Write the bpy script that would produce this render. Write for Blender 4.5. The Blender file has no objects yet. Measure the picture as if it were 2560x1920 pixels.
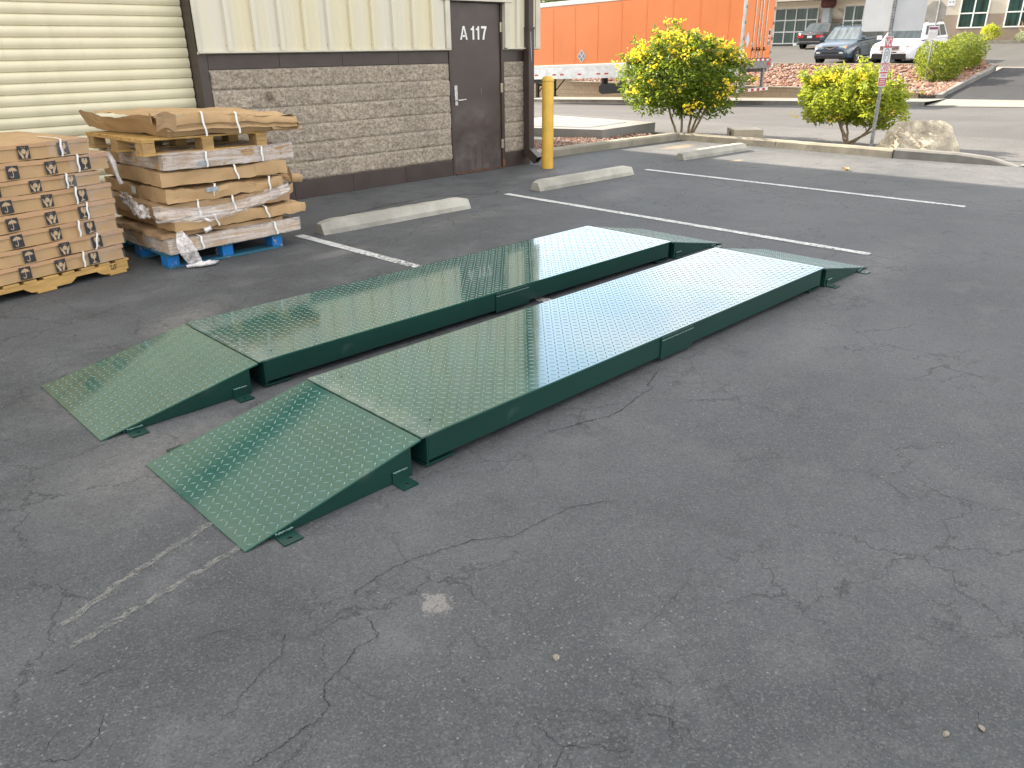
import bpy, math, random
from mathutils import Vector, Matrix, noise
R = math.radians
rnd = random.Random(7)
scn = bpy.context.scene
col = scn.collection

# ------------------------------------------------------------------ helpers
def tag(o, label=None, cat=None, group=None, kind=None):
    if label: o['label'] = label
    if cat: o['category'] = cat
    if group: o['group'] = group
    if kind: o['kind'] = kind
    return o

def empty(name, loc=(0, 0, 0), rz=0.0, label=None, cat=None, group=None):
    o = bpy.data.objects.new(name, None)
    o.empty_display_size = .1
    o.location = loc
    o.rotation_euler = (0, 0, rz)
    col.objects.link(o)
    return tag(o, label, cat, group)

class MB:
    """collects shapes and links them as ONE mesh object"""
    def __init__(s):
        s.v = []; s.f = []; s.mi = []; s.sm = []
    def add(s, verts, faces, mi=0, smooth=False, M=None):
        b = len(s.v)
        for p in verts:
            p = Vector(p)
            s.v.append(tuple(M @ p) if M else tuple(p))
        for f in faces:
            s.f.append([b + i for i in f]); s.mi.append(mi); s.sm.append(smooth)
        return s
    def box(s, x0, x1, y0, y1, z0, z1, mi=0, M=None):
        v = [(x0, y0, z0), (x1, y0, z0), (x1, y1, z0), (x0, y1, z0), (x0, y0, z1), (x1, y0, z1), (x1, y1, z1), (x0, y1, z1)]
        return s.add(v, [(0, 3, 2, 1), (4, 5, 6, 7), (0, 1, 5, 4), (1, 2, 6, 5), (2, 3, 7, 6), (3, 0, 4, 7)], mi, False, M)
    def prism(s, poly, axis, a, b, mi=0, M=None, smooth=False):
        """poly: 2-D points (counter-clockwise), extruded along axis from a to b"""
        n = len(poly)
        def P(p, t):
            return {'x': (t, p[0], p[1]), 'y': (p[0], t, p[1]), 'z': (p[0], p[1], t)}[axis]
        v = [P(p, a) for p in poly] + [P(p, b) for p in poly]
        s.add(v, [tuple(range(n))[::-1], tuple(range(n, 2 * n))], mi, False, M)
        return s.add(v, [(i, (i + 1) % n, n + (i + 1) % n, n + i) for i in range(n)], mi, smooth, M)
    def tube(s, pts, rad, n=8, mi=0, caps=True, M=None):
        pts = [Vector(p) for p in pts]
        rad = rad if isinstance(rad, (list, tuple)) else [rad] * len(pts)
        v = []; up = Vector((0, 0, 1))
        for i, p in enumerate(pts):
            d = (pts[min(i + 1, len(pts) - 1)] - pts[max(i - 1, 0)]).normalized()
            a = d.cross(up)
            if a.length < 1e-3: a = d.cross(Vector((1, 0, 0)))
            a.normalize(); b = a.cross(d)
            for k in range(n):
                t = 2 * math.pi * k / n
                v.append(p + (a * math.cos(t) + b * math.sin(t)) * rad[i])
        f = []
        for i in range(len(pts) - 1):
            for k in range(n):
                f.append((i * n + k, i * n + (k + 1) % n, (i + 1) * n + (k + 1) % n, (i + 1) * n + k))
        s.add(v, f, mi, True, M)
        if caps:
            m = len(pts) - 1
            s.add(v[:n], [tuple(range(n))[::-1]], mi, False, M); s.add(v[m * n:], [tuple(range(n))], mi, False, M)
        return s
    def lathe(s, prof, n=24, mi=0, M=None):
        v = []; f = []
        for r, z in prof:
            for k in range(n):
                t = 2 * math.pi * k / n
                v.append((r * math.cos(t), r * math.sin(t), z))
        for i in range(len(prof) - 1):
            for k in range(n):
                f.append((i * n + k, i * n + (k + 1) % n, (i + 1) * n + (k + 1) % n, (i + 1) * n + k))
        return s.add(v, f, mi, True, M)
    def grid(s, x0, x1, nx, y0, y1, ny, fn, mi=0, smooth=True):
        v = []; f = []
        for j in range(ny + 1):
            for i in range(nx + 1):
                x = x0 + (x1 - x0) * i / nx; y = y0 + (y1 - y0) * j / ny
                r = fn(x, y)
                v.append(r if isinstance(r, tuple) else (x, y, r))
        for j in range(ny):
            for i in range(nx):
                a = j * (nx + 1) + i
                f.append((a, a + 1, a + nx + 2, a + nx + 1))
        return s.add(v, f, mi, smooth)
    def build(s, name, mats, parent=None, bevel=0, sharp=35, seg=2):
        me = bpy.data.meshes.new(name)
        me.from_pydata(s.v, [], s.f)
        mats = mats if isinstance(mats, (list, tuple)) else [mats]
        for m in mats: me.materials.append(m)
        me.polygons.foreach_set('material_index', s.mi)
        me.polygons.foreach_set('use_smooth', s.sm)
        me.update()
        if any(s.sm): me.set_sharp_from_angle(angle=R(sharp))
        o = bpy.data.objects.new(name, me)
        col.objects.link(o)
        if parent: o.parent = parent
        if bevel:
            md = o.modifiers.new('bevel', 'BEVEL'); md.width = bevel; md.segments = seg; md.limit_method = 'ANGLE'; md.angle_limit = R(40)
        return o

def each(mb, name, mats, parent=None, **k):
    """every box collected in mb becomes a mesh of its own"""
    for i in range(len(mb.v) // 8):
        q = MB(); q.add(mb.v[8 * i:8 * i + 8], [(0, 3, 2, 1), (4, 5, 6, 7), (0, 1, 5, 4), (1, 2, 6, 5), (2, 3, 7, 6), (3, 0, 4, 7)]); q.build(name, mats, parent, **k)

def text(name, body, size, mat, parent, loc, rot, off=0.0, ext=.001, sx=1.0):
    c = bpy.data.curves.new(name, 'FONT')
    c.body = body; c.size = size; c.align_x = 'CENTER'; c.align_y = 'CENTER'; c.offset = off; c.extrude = ext; c.space_character = 1.0 + off * 9
    c.materials.append(mat)
    tmp = bpy.data.objects.new(name, c); me = bpy.data.meshes.new_from_object(tmp); bpy.data.objects.remove(tmp)
    me.name = name
    o = bpy.data.objects.new(name, me); col.objects.link(o)
    o.parent = parent; o.location = loc; o.rotation_euler = rot; o.scale = (sx, 1, 1)
    return o

def copy_tree(o, parent=None):
    c = o.copy(); col.objects.link(c); c.parent = parent
    for ch in list(o.children): copy_tree(ch, c)
    return c

# ------------------------------------------------------------------ materials
class NT:
    def __init__(s, name):
        s.m = bpy.data.materials.new(name); s.m.use_nodes = True
        s.t = s.m.node_tree; s.n = s.t.nodes; s.l = s.t.links
        s.b = s.n['Principled BSDF']; s.out = s.n['Material Output']
        s.tc = s.n.new('ShaderNodeTexCoord')
    def node(s, typ, ins=None, **kw):
        n = s.n.new(typ)
        for k, v in kw.items(): setattr(n, k, v)
        for k, v in (ins or {}).items(): s.set(n.inputs[k], v)
        return n
    def set(s, sock, v):
        if hasattr(v, 'is_linked') or isinstance(v, bpy.types.NodeSocket): s.l.new(v, sock)
        else: sock.default_value = v
    def noise(s, scale, detail=3, rough=.55, vec=None, dist=0.0, out='Fac'):
        n = s.node('ShaderNodeTexNoise', {'Scale': scale, 'Detail': detail, 'Roughness': rough, 'Distortion': dist})
        s.l.new(vec or s.tc.outputs['Object'], n.inputs['Vector'])
        return n.outputs[out]
    def vor(s, scale, feature='F1', vec=None, out='Distance', rand=1.0):
        n = s.node('ShaderNodeTexVoronoi', {'Scale': scale, 'Randomness': rand}, feature=feature)
        s.l.new(vec or s.tc.outputs['Object'], n.inputs['Vector'])
        return n.outputs[out]
    def ramp(s, v, a, b, lo=0.0, hi=1.0):
        n = s.node('ShaderNodeMapRange', {'From Min': a, 'From Max': b, 'To Min': lo, 'To Max': hi})
        n.interpolation_type = 'SMOOTHSTEP'
        s.l.new(v, n.inputs['Value'])
        return n.outputs['Result']
    def math(s, op, a, b=0.0):
        n = s.node('ShaderNodeMath', operation=op)
        s.set(n.inputs[0], a); s.set(n.inputs[1], b)
        return n.outputs[0]
    def mix(s, f, a, b, mode='MIX'):
        n = s.node('ShaderNodeMix', data_type='RGBA', blend_type=mode)
        for i, v in ((0, f), (6, a), (7, b)):
            if isinstance(v, (tuple, list)) and len(v) == 3: v = (*v, 1)
            s.set(n.inputs[i], v)
        return n.outputs[2]
    def map(s, scale=(1, 1, 1), loc=(0, 0, 0), rot=(0, 0, 0), src='Object'):
        n = s.node('ShaderNodeMapping', {'Scale': scale, 'Location': loc, 'Rotation': rot})
        s.l.new(s.tc.outputs[src], n.inputs['Vector'])
        return n.outputs['Vector']
    def bump(s, h, strength=.3, dist=.01, prev=None):
        n = s.node('ShaderNodeBump', {'Strength': strength, 'Distance': dist})
        s.l.new(h, n.inputs['Height'])
        if prev: s.l.new(prev, n.inputs['Normal'])
        s.l.new(n.outputs['Normal'], s.b.inputs['Normal'])
        return n.outputs['Normal']
    def base(s, c):
        if isinstance(c, (tuple, list)): c = (*c[:3], 1)
        s.set(s.b.inputs['Base Color'], c)
    def fin(s, rough=.6, spec=.5, metal=0.0, **kw):
        s.set(s.b.inputs['Roughness'], rough)
        s.b.inputs['Specular IOR Level'].default_value = spec
        s.b.inputs['Metallic'].default_value = metal
        for k, v in kw.items(): s.set(s.b.inputs[k.replace('_', ' ')], v)
        return s.m

def simple(name, c, rough=.6, var=.12, scale=6.0, bump=0.0, bscale=60.0, metal=0.0, spec=.5, dist=.004, c2=None, **kw):
    """paint / metal / plastic with tone variation and optional fine relief"""
    t = NT(name)
    n = t.noise(scale, 5, .6)
    d = c2 or tuple(x * (1 - var * 2) for x in c)
    t.base(t.mix(t.ramp(n, .3, .7), d, c if c2 is None else c))
    if bump: t.bump(t.noise(bscale, 4, .6), bump, dist)
    rg = t.ramp(t.noise(scale * 2.3, 4), .3, .7, max(rough - .08, .02), min(rough + .08, 1))
    return t.fin(rg, spec, metal, **kw)

M = {}
M['white_paint'] = simple('white_paint', (.70, .70, .67), .5, .06)
M['black'] = simple('black_plastic', (.012, .012, .013), .45, .1)
M['rubber'] = simple('tyre_rubber', (.018, .018, .019), .8, .15, 20)
M['chrome'] = simple('chrome', (.75, .75, .77), .18, .05, metal=1.0)
M['steel'] = simple('brushed_steel', (.55, .55, .54), .32, .1, 12, metal=1.0)
M['alu'] = simple('aluminium', (.72, .73, .74), .38, .12, 3, metal=.85, bump=.1, bscale=14, dist=.01)
M['galv'] = simple('galvanised_post', (.33, .34, .35), .45, .2, 9, metal=.6)
M['hole'] = simple('dark_hole', (.008, .008, .008), .9, .1)
M['brown'] = simple('dark_brown_paint', (.047, .032, .027), .42, .10, 2.2, bump=.06, bscale=90, dist=.001)
M['doorbrown'] = None
M['yellow'] = simple('yellow_bollard_paint', (.62, .37, .05), .42, .08, 5, bump=.05, bscale=30)
M['gold'] = simple('brass_hinge', (.45, .40, .30), .4, .1, 10, metal=.7)
M['beigebox'] = simple('beige_utility_paint', (.36, .30, .215), .55, .06)
M['red'] = simple('red_reflector', (.45, .03, .035), .35, .05)
M['signred'] = simple('faded_sign_red', (.42, .075, .08), .45, .08)
M['signwhite'] = simple('sign_white', (.53, .54, .55), .45, .05, 3)
M['signback'] = simple('sign_back_aluminium', (.24, .235, .21), .55, .12, 4, metal=.1)
M['purple'] = simple('purple_sign_header', (.13, .035, .10), .5, .06)
M['textgrey'] = simple('small_print_grey', (.10, .10, .13), .6, .05)
M['amber'] = simple('amber_lens', (.75, .25, .05), .25, .05)
M['redlens'] = simple('red_lens', (.55, .02, .03), .2, .05)
M['lamp'] = simple('clear_lamp', (.62, .62, .60), .15, .12, 20)
M['strap'] = simple('white_strapping', (.70, .70, .66), .45, .05)
M['greytape'] = simple('grey_tape_patch', (.30, .33, .36), .5, .15, 30)
M['ink'] = simple('black_print_ink', (.022, .022, .024), .6, .1, 40)
M['label'] = simple('paper_label', (.62, .62, .60), .6, .15, 60)
M['leafdry'] = simple('dry_leaf', (.50, .30, .12), .7, .25, 40)
M['maroon'] = simple('maroon_capital', (.15, .05, .045), .6, .1)
M['colgrey'] = simple('grey_column', (.36, .38, .40), .6, .06)

def concrete(name, c, bump=.35, scale=9.0, stain=.35, c_dark=None):
    t = NT(name)
    big = t.noise(scale * .22, 5, .6); fine = t.noise(scale * 9, 4, .7); med = t.noise(scale * 1.6, 6, .65)
    cd = c_dark or tuple(x * (1 - stain) for x in c)
    a = t.mix(t.ramp(big, .35, .7), cd, c)
    a = t.mix(t.ramp(med, .58, .72, 0, .6), a, tuple(x * .55 for x in c))
    pits = t.ramp(t.vor(scale * 13), .0, .14, 1, 0)
    a = t.mix(t.math('MULTIPLY', pits, t.ramp(big, .4, .6, 0, .6)), a, tuple(x * .35 for x in c))
    t.base(a)
    h = t.math('ADD', t.math('MULTIPLY', fine, .5), t.math('SUBTRACT', med, pits))
    t.bump(h, bump, .006)
    return t.fin(.85, .3)
M['stop'] = concrete('wheel_stop_concrete', (.37, .355, .305), .4)
M['kerb'] = concrete('kerb_concrete', (.27, .245, .19), .4, 7)
M['kerbgrey'] = concrete('grey_kerb_concrete', (.22, .21, .19), .4, 7)
M['walk'] = concrete('sidewalk_concrete', (.215, .205, .175), .25, 4, .2)
M['pad'] = concrete('pad_concrete', (.24, .235, .215), .2, 4, .25)
M['padlid'] = concrete('pad_panel', (.19, .195, .20), .15, 4, .15)

def asphalt():
    t = NT('sealed_asphalt')
    P = t.tc.outputs['Object']
    big = t.noise(.55, 6, .62); mid = t.noise(2.6, 6, .65); fine = t.noise(70, 3, .6)
    a = t.mix(t.ramp(big, .34, .68), (.046, .0495, .052), (.073, .077, .0795))
    a = t.mix(t.ramp(mid, .46, .72, 0, .75), a, (.095, .0975, .098))
    a = t.mix(t.ramp(mid, .47, .30, 0, .7), a, (.036, .0375, .039))
    # dusty stains with their own shape: x, y, rx, ry, angle, strength
    sep = t.node('ShaderNodeSeparateXYZ'); t.l.new(P, sep.inputs[0])
    wob = t.math('MULTIPLY', t.math('SUBTRACT', t.noise(3.2, 6, .7), .5), 1.3)
    tot = None
    for x, y, rx, ry, ang, st in ((-2.15, -4.0, .9, .38, 20, .8), (-1.75, -3.35, .55, .25, 40, .75), (.0, -2.55, .42, .13, 8, .75), (-2.6, -5.1, .6, .5, 0, .5),
                                  (4.6, -.9, 1.0, .22, 4, .5), (1.7, -2.3, .8, .2, 0, .3), (8.2, -.9, 1.3, .9, 0, .6), (7.9, -3.1, 1.2, 1.9, 4, .5), (8.3, -5.4, 1.5, 1.6, 0, .42),
                                  (.6, -6.45, .9, .18, 10, .28), (2.6, -6.1, 1.5, .3, 4, .3), (3.9, -2.6, .8, .3, 10, .35)):
        ca, sa = math.cos(R(ang)), math.sin(R(ang))
        dx = t.math('SUBTRACT', sep.outputs[0], x); dy = t.math('SUBTRACT', sep.outputs[1], y)
        u = t.math('DIVIDE', t.math('ADD', t.math('MULTIPLY', dx, ca), t.math('MULTIPLY', dy, sa)), rx)
        v = t.math('DIVIDE', t.math('SUBTRACT', t.math('MULTIPLY', dy, ca), t.math('MULTIPLY', dx, sa)), ry)
        d = t.math('SQRT', t.math('ADD', t.math('MULTIPLY', u, u), t.math('MULTIPLY', v, v)))
        m = t.ramp(t.math('ADD', d, wob), 1.15, .1, 0, st)
        tot = m if tot is None else t.math('MAXIMUM', tot, m)
    a = t.mix(t.math('MULTIPLY', tot, t.ramp(t.noise(24, 6, .8), .32, .66, .2, 1)), a, (.19, .18, .165))
    # one chipped pale patch with a ragged outline in the foreground
    dc = t.node('ShaderNodeVectorMath', operation='DISTANCE'); t.l.new(P, dc.inputs[0]); dc.inputs[1].default_value = (-2.43, -6.67, 0)
    chip = t.ramp(t.math('ADD', dc.outputs['Value'], t.math('MULTIPLY', t.math('SUBTRACT', t.noise(34, 6, .8), .5), .22)), .055, .035, 0, .8)
    a = t.mix(chip, a, (.19, .18, .165))
    # pale rust tinted mineral crust by the kerb corner
    for x, y, r in ((8.3, -.55, .55), (7.35, -2.2, .22)):
        dx = t.math('SUBTRACT', sep.outputs[0], x); dy = t.math('SUBTRACT', sep.outputs[1], y)
        d = t.math('SQRT', t.math('ADD', t.math('MULTIPLY', dx, dx), t.math('MULTIPLY', t.math('MULTIPLY', dy, dy), 6)))
        m = t.ramp(t.math('ADD', t.math('DIVIDE', d, r), wob), 1.0, .2, 0, .6)
        a = t.mix(m, a, (.34, .24, .13))
    # exposed aggregate specks
    patch = t.ramp(t.noise(.9, 4, .6), .42, .66)
    vs = t.node('ShaderNodeTexVoronoi', {'Scale': 62.0}); t.l.new(P, vs.inputs['Vector'])
    sepc = t.node('ShaderNodeSeparateColor'); t.l.new(vs.outputs['Color'], sepc.inputs[0])
    sp = t.math('MULTIPLY', t.ramp(vs.outputs['Distance'], .17, .30, 1, 0), t.ramp(sepc.outputs[0], .80, .84))
    a = t.mix(t.math('MULTIPLY', sp, t.math('ADD', t.math('MULTIPLY', patch, .55), .06)), a, (.22, .215, .20))
    vs2 = t.node('ShaderNodeTexVoronoi', {'Scale': 190.0}); t.l.new(P, vs2.inputs['Vector'])
    sepd = t.node('ShaderNodeSeparateColor'); t.l.new(vs2.outputs['Color'], sepd.inputs[0])
    a = t.mix(t.ramp(sepd.outputs[0], .55, 1.0, 0, .42), a, (.135, .133, .13))
    a = t.mix(t.ramp(sepd.outputs[1], .6, 1.0, 0, .45), a, (.024, .024, .026))
    # hairline cracking in patches
    wv = t.node('ShaderNodeVectorMath', operation='MULTIPLY_ADD')
    t.l.new(t.noise(5.0, 5, .7, out='Color'), wv.inputs[0]); wv.inputs[1].default_value = (.30, .30, 0); t.l.new(P, wv.inputs[2])
    def cracks(scale, w, rough_scale, lo, hi):
        e = t.vor(scale, 'DISTANCE_TO_EDGE', wv.outputs[0])
        return t.math('MULTIPLY', t.ramp(e, 0, w, 1, 0), t.ramp(t.noise(rough_scale, 4, .6), lo, hi))
    c1 = cracks(2.0, .011, 1.1, .44, .60)
    c2 = cracks(6.5, .028, 1.7, .52, .64)
    cr = t.math('MAXIMUM', c1, t.math('MULTIPLY', c2, .8))
    a = t.mix(t.math('MULTIPLY', cr, .55), a, (.016, .016, .017))
    t.base(a)
    h = t.math('SUBTRACT', t.math('ADD', t.math('MULTIPLY', fine, .9), t.math('ADD', t.math('MULTIPLY', sp, .5), t.math('MULTIPLY', t.noise(16, 5, .7), .8))), t.math('MULTIPLY', cr, 1.5))
    t.bump(h, .55, .004)
    return t.fin(t.ramp(mid, .3, .7, .72, .9), .35)
M['asphalt'] = asphalt()

def street(name, c1, c2, grain=1.0):
    t = NT(name)
    a = t.mix(t.ramp(t.noise(.25, 6, .6), .35, .65), c1, c2)
    v = t.map((.25, 2.2, 1))
    a = t.mix(t.ramp(t.noise(.8, 5, .6, v), .45, .7, 0, .35), a, tuple(x * .8 for x in c1))
    sp = t.node('ShaderNodeTexVoronoi', {'Scale': 45.0}); t.l.new(t.tc.outputs['Object'], sp.inputs['Vector'])
    s2 = t.node('ShaderNodeSeparateColor'); t.l.new(sp.outputs['Color'], s2.inputs[0])
    a = t.mix(t.ramp(s2.outputs[0], .3, 1, 0, .5 * grain), a, tuple(min(x * 1.35, .8) for x in c2))
    a = t.mix(t.ramp(s2.outputs[1], .5, 1, 0, .5 * grain), a, tuple(x * .6 for x in c1))
    t.base(a); t.bump(t.noise(40, 4, .7), .4 * grain, .01)
    return t.fin(.9, .25)
M['street'] = street('old_road_asphalt', (.066, .064, .062), (.084, .081, .078), .5)
M['verge'] = street('grey_gravel_verge', (.078, .075, .071), (.105, .101, .096), .9)
M['lot2'] = street('far_lot_asphalt', (.062, .060, .057), (.078, .075, .071), .4)
M['drive'] = street('shade_darkened_driveway', (.026, .0265, .028), (.036, .0365, .038), .4)  # base colour darkened to stand for the shadow lying across the driveway
M['soil'] = street('stony_soil', (.12, .08, .06), (.16, .11, .08), 1.0)
M['land'] = street('dry_ground', (.22, .19, .15), (.27, .23, .18), .6)

def line_paint(name, wr):
    t = NT(name)
    t.base(t.mix(t.ramp(t.noise(9, 5, .7), .35, .7), (.36, .36, .35), (.50, .50, .48)))
    sep = t.node('ShaderNodeSeparateXYZ'); t.l.new(t.tc.outputs['Object'], sep.inputs[0])
    wear = t.ramp(sep.outputs[1], .0, -1.8, 0.0, wr)
    m = t.ramp(t.math('ADD', t.noise(26, 6, .8), wear), .58, .66, 1, 0)
    t.bump(t.noise(60, 3), .3, .003)
    t.set(t.b.inputs['Alpha'], m)
    return t.fin(.75, .3)
M['line'] = line_paint('worn_white_line_paint', .10); M['line2'] = line_paint('white_line_paint', .045)
def scuff_paint():
    t = NT('scuffed_paint_trace')
    t.base((.24, .235, .21))
    t.set(t.b.inputs['Alpha'], t.ramp(t.noise(30, 6, .85), (.40), .60, 0, .5))
    return t.fin(.85, .3)
M['scuff'] = scuff_paint()
M['crack'] = simple('open_crack', (.022, .022, .023), .95, .2, 30, spec=.1)

def split_face():
    t = NT('split_face_block')
    n1 = t.noise(30, 6, .68, t.map((1, 1, 1.5))); n2 = t.noise(3, 4)
    a = t.mix(t.ramp(n1, .36, .66), (.195, .161, .125), (.425, .358, .278))
    a = t.mix(t.ramp(n2, .4, .7, 0, .4), a, (.27, .235, .19))
    g = t.node('ShaderNodeTexVoronoi', {'Scale': 80.0}); t.l.new(t.tc.outputs['Object'], g.inputs['Vector'])
    s = t.node('ShaderNodeSeparateColor'); t.l.new(g.outputs['Color'], s.inputs[0])
    a = t.mix(t.ramp(s.outputs[0], .8, .95, 0, .45), a, (.10, .086, .075))
    a = t.mix(t.ramp(s.outputs[1], .85, .97, 0, .3), a, (.42, .37, .31))
    bx = t.node('ShaderNodeSeparateXYZ'); t.l.new(t.map((1, 1, 1), (-.11, 0, -.205)), bx.inputs[0])
    bc = t.node('ShaderNodeCombineXYZ'); t.l.new(bx.outputs[0], bc.inputs[0]); t.l.new(bx.outputs[2], bc.inputs[1])
    bk = t.node('ShaderNodeTexBrick', {'Scale': 1.0, 'Mortar Size': .0045, 'Mortar Smooth': .5, 'Brick Width': .4064, 'Row Height': .2032}); t.l.new(bc.outputs[0], bk.inputs['Vector'])
    bk.inputs['Color1'].default_value = (1, 1, 1, 1); bk.inputs['Color2'].default_value = (.84, .84, .84, 1); bk.inputs['Mortar'].default_value = (1, 1, 1, 1)
    a = t.mix(1.0, a, bk.outputs['Color'], 'MULTIPLY')
    a = t.mix(t.math('MULTIPLY', bk.outputs['Fac'], .65), a, (.37, .325, .265))
    # one rust brown stain
    sep = t.node('ShaderNodeVectorMath', operation='DISTANCE'); t.l.new(t.tc.outputs['Object'], sep.inputs[0]); sep.inputs[1].default_value = (.95, 0, 1.13)
    a = t.mix(t.ramp(t.math('ADD', sep.outputs['Value'], t.math('MULTIPLY', t.noise(25, 5, .8), .12)), .14, .07, 0, .8), a, (.07, .04, .03))
    t.base(a); t.bump(t.noise(60, 6, .75), .5, .008)
    return t.fin(.92, .2)
M['block'] = split_face()

def siding(name, c1, c2):
    t = NT(name)
    v = t.map((3.3, 1, .02))
    a = t.mix(t.ramp(t.noise(1, 2, .5, v), (.42), .58), c1, c2)
    st = t.noise(1.0, 5, .65, t.map((14, 14, 1.2)))
    a = t.mix(t.ramp(st, .55, .8, 0, .25), a, tuple(x * .6 for x in c1))
    t.base(a); t.bump(t.noise(3, 3), .05, .01)
    return t.fin(.42, .4)
M['siding'] = siding('cream_metal_siding', (.555, .50, .345), (.535, .50, .405))
M['roller'] = siding('cream_roller_slats', (.55, .505, .345), (.58, .53, .37))
M['trim'] = simple('cream_trim', (.52, .485, .39), .45, .08, 4)

def door_brown():
    t = NT('dented_brown_door_paint')
    a = t.mix(t.ramp(t.noise(1.6, 5, .6), .35, .7), (.046, .032, .028), (.058, .041, .036))
    sep = t.node('ShaderNodeSeparateXYZ'); t.l.new(t.tc.outputs['Object'], sep.inputs[0])
    low = t.ramp(sep.outputs[2], .55, .05, 0, 1)
    a = t.mix(t.math('MULTIPLY', low, t.ramp(t.noise(2, 5, .7, t.map((6, 1, 1))), .35, .7, .1, .7)), a, (.10, .084, .082))
    t.base(a)
    d = t.noise(3.4, 2, .4)
    t.bump(t.math('MULTIPLY', d, t.ramp(sep.outputs[2], 1.0, .6, .05, 1)), .5, .05)
    return t.fin(t.ramp(t.noise(5, 4), .3, .7, .32, .48), .5)
M['doorbrown'] = door_brown()

def green_paint(name, gloss, dusty=True):
    t = NT(name)
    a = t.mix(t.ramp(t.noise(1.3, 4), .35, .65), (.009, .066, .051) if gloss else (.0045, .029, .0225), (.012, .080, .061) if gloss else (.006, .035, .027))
    # dusty smudges
    a = t.mix(t.ramp(t.noise(3.1, 6, .7), .62, .80, 0, .35 if gloss else .16), a, (.16, .20, .16))
    if gloss:
        sp = t.node('ShaderNodeSeparateXYZ'); t.l.new(t.tc.outputs['Object'], sp.inputs[0])
        seam = t.math('MULTIPLY', t.ramp(sp.outputs[0], .16, .0, 0, 1.0 if dusty else .12), t.ramp(t.noise(7, 6, .7), .32, .62))
        a = t.mix(t.math('MULTIPLY', seam, .40), a, (.20, .23, .20))
        tread = t.math('MULTIPLY', t.ramp(t.noise(4.5, 6, .75, t.map((.35, 2.2, 1))), .56, .74), .35)
        a = t.mix(tread, a, (.10, .125, .11))
    t.base(a)
    t.bump(t.noise(2.2, 2, .4), .10 if gloss else .05, .02)
    return t.fin(t.ramp(t.noise(2.6, 5, .65), .3, .7, .07, .15) if gloss else .32, 1.0 if gloss else .45, Coat_Weight=.7 if gloss else 0.0, Coat_Roughness=.04)
M['deck'] = green_paint('glossy_green_tread_plate', True)
M['rampgreen'] = green_paint('green_ramp_tread_plate', True, False)
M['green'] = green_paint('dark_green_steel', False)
M['weld'] = simple('green_weld_bead', (.10, .19, .16), .3, .3, 60)

def cardboard(name, c, seed=0.0):
    t = NT(name)
    a = t.mix(t.ramp(t.noise(2.4, 5, .6, t.map(loc=(seed, seed, 0))), .35, .7), tuple(x * .80 for x in c), c)
    a = t.mix(t.ramp(t.noise(9, 5, .7), .60, .78, 0, .4), a, tuple(x * .62 for x in c))
    fl = t.noise(1.0, 3, .5, t.map((3, 3, 140)))
    a = t.mix(t.ramp(fl, .45, .7, 0, .12), a, tuple(x * .7 for x in c))
    cv = t.node('ShaderNodeVectorMath', operation='MULTIPLY_ADD'); t.l.new(t.noise(4, 4, .6, out='Color'), cv.inputs[0]); cv.inputs[1].default_value = (.25, .25, .12); t.l.new(t.tc.outputs['Object'], cv.inputs[2])
    cre = t.math('MULTIPLY', t.ramp(t.vor(5.5, 'DISTANCE_TO_EDGE', cv.outputs[0]), 0, .05, 1, 0), t.ramp(t.noise(2.2, 4), .45, .62))
    a = t.mix(t.math('MULTIPLY', cre, .35), a, tuple(x * .5 for x in c))
    t.base(a); t.bump(t.math('SUBTRACT', t.noise(6, 5, .6), t.math('MULTIPLY', cre, .6)), .4, .012)
    return t.fin(.75, .25)
M['card'] = cardboard('brown_cardboard', (.45, .295, .150))
M['card2'] = cardboard('dull_cardboard', (.39, .255, .138), 3)
M['cardpink'] = cardboard('taped_cardboard_edge', (.45, .275, .15), 5)
M['cardin'] = simple('cardboard_icon_tan', (.42, .30, .18), .75, .08, 20)

def film(name, lo, hi, scale=(2, 2, 40)):
    t = NT(name)
    n = t.noise(1.0, 6, .75, t.map(scale), dist=.6); n2 = t.noise(7, 5, .7)
    t.base(t.mix(n2, (.60, .55, .53), (.85, .82, .80)))
    t.bump(t.math('ADD', n, t.math('MULTIPLY', n2, .5)), .7, .02)
    t.set(t.b.inputs['Alpha'], t.ramp(t.math('ADD', t.math('MULTIPLY', n, .7), t.math('MULTIPLY', n2, .3)), .34, .64, lo, hi))
    return t.fin(.22, .7)
M['film'] = film('clear_stretch_film', .10, .60)
M['filmclear'] = film('thin_clear_tape', .0, .16, (6, 6, 20))
M['filmdense'] = film('bunched_stretch_film', .35, .85, (14, 14, 14))

def wood(name, c, paint=None):
    t = NT(name)
    g = t.noise(1.0, 5, .65, t.map((3, 26, 26)))
    a = t.mix(t.ramp(g, .35, .68), tuple(x * .66 for x in c), c)
    if paint:
        a = t.mix(t.ramp(t.noise(5, 6, .75), .36, .44), a, t.mix(t.noise(3, 3), tuple(x * .7 for x in paint), paint))
    t.base(a); t.bump(g, .3, .006)
    return t.fin(.75, .25)
M['pine'] = wood('pine_boards', (.52, .32, .11))
M['pineblock'] = wood('pine_block', (.42, .27, .115))
M['bluewood'] = wood('blue_painted_wood', (.42, .31, .19), (.012, .15, .44))
M['blueworn'] = wood('worn_blue_boards', (.30, .24, .16), (.03, .13, .19))

def orange():
    t = NT('orange_trailer_paint')
    a = t.mix(t.ramp(t.noise(.5, 4), .3, .7), (.66, .20, .065), (.72, .225, .075))
    a = t.mix(t.ramp(t.noise(1, 5, .7, t.map((1.4, 1.4, .3))), .6, .8, 0, .2), a, (.48, .12, .035))
    t.base(a); t.bump(t.noise(1.2, 2), .05, .03)
    return t.fin(.38, .45)
M['orange'] = orange()

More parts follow.
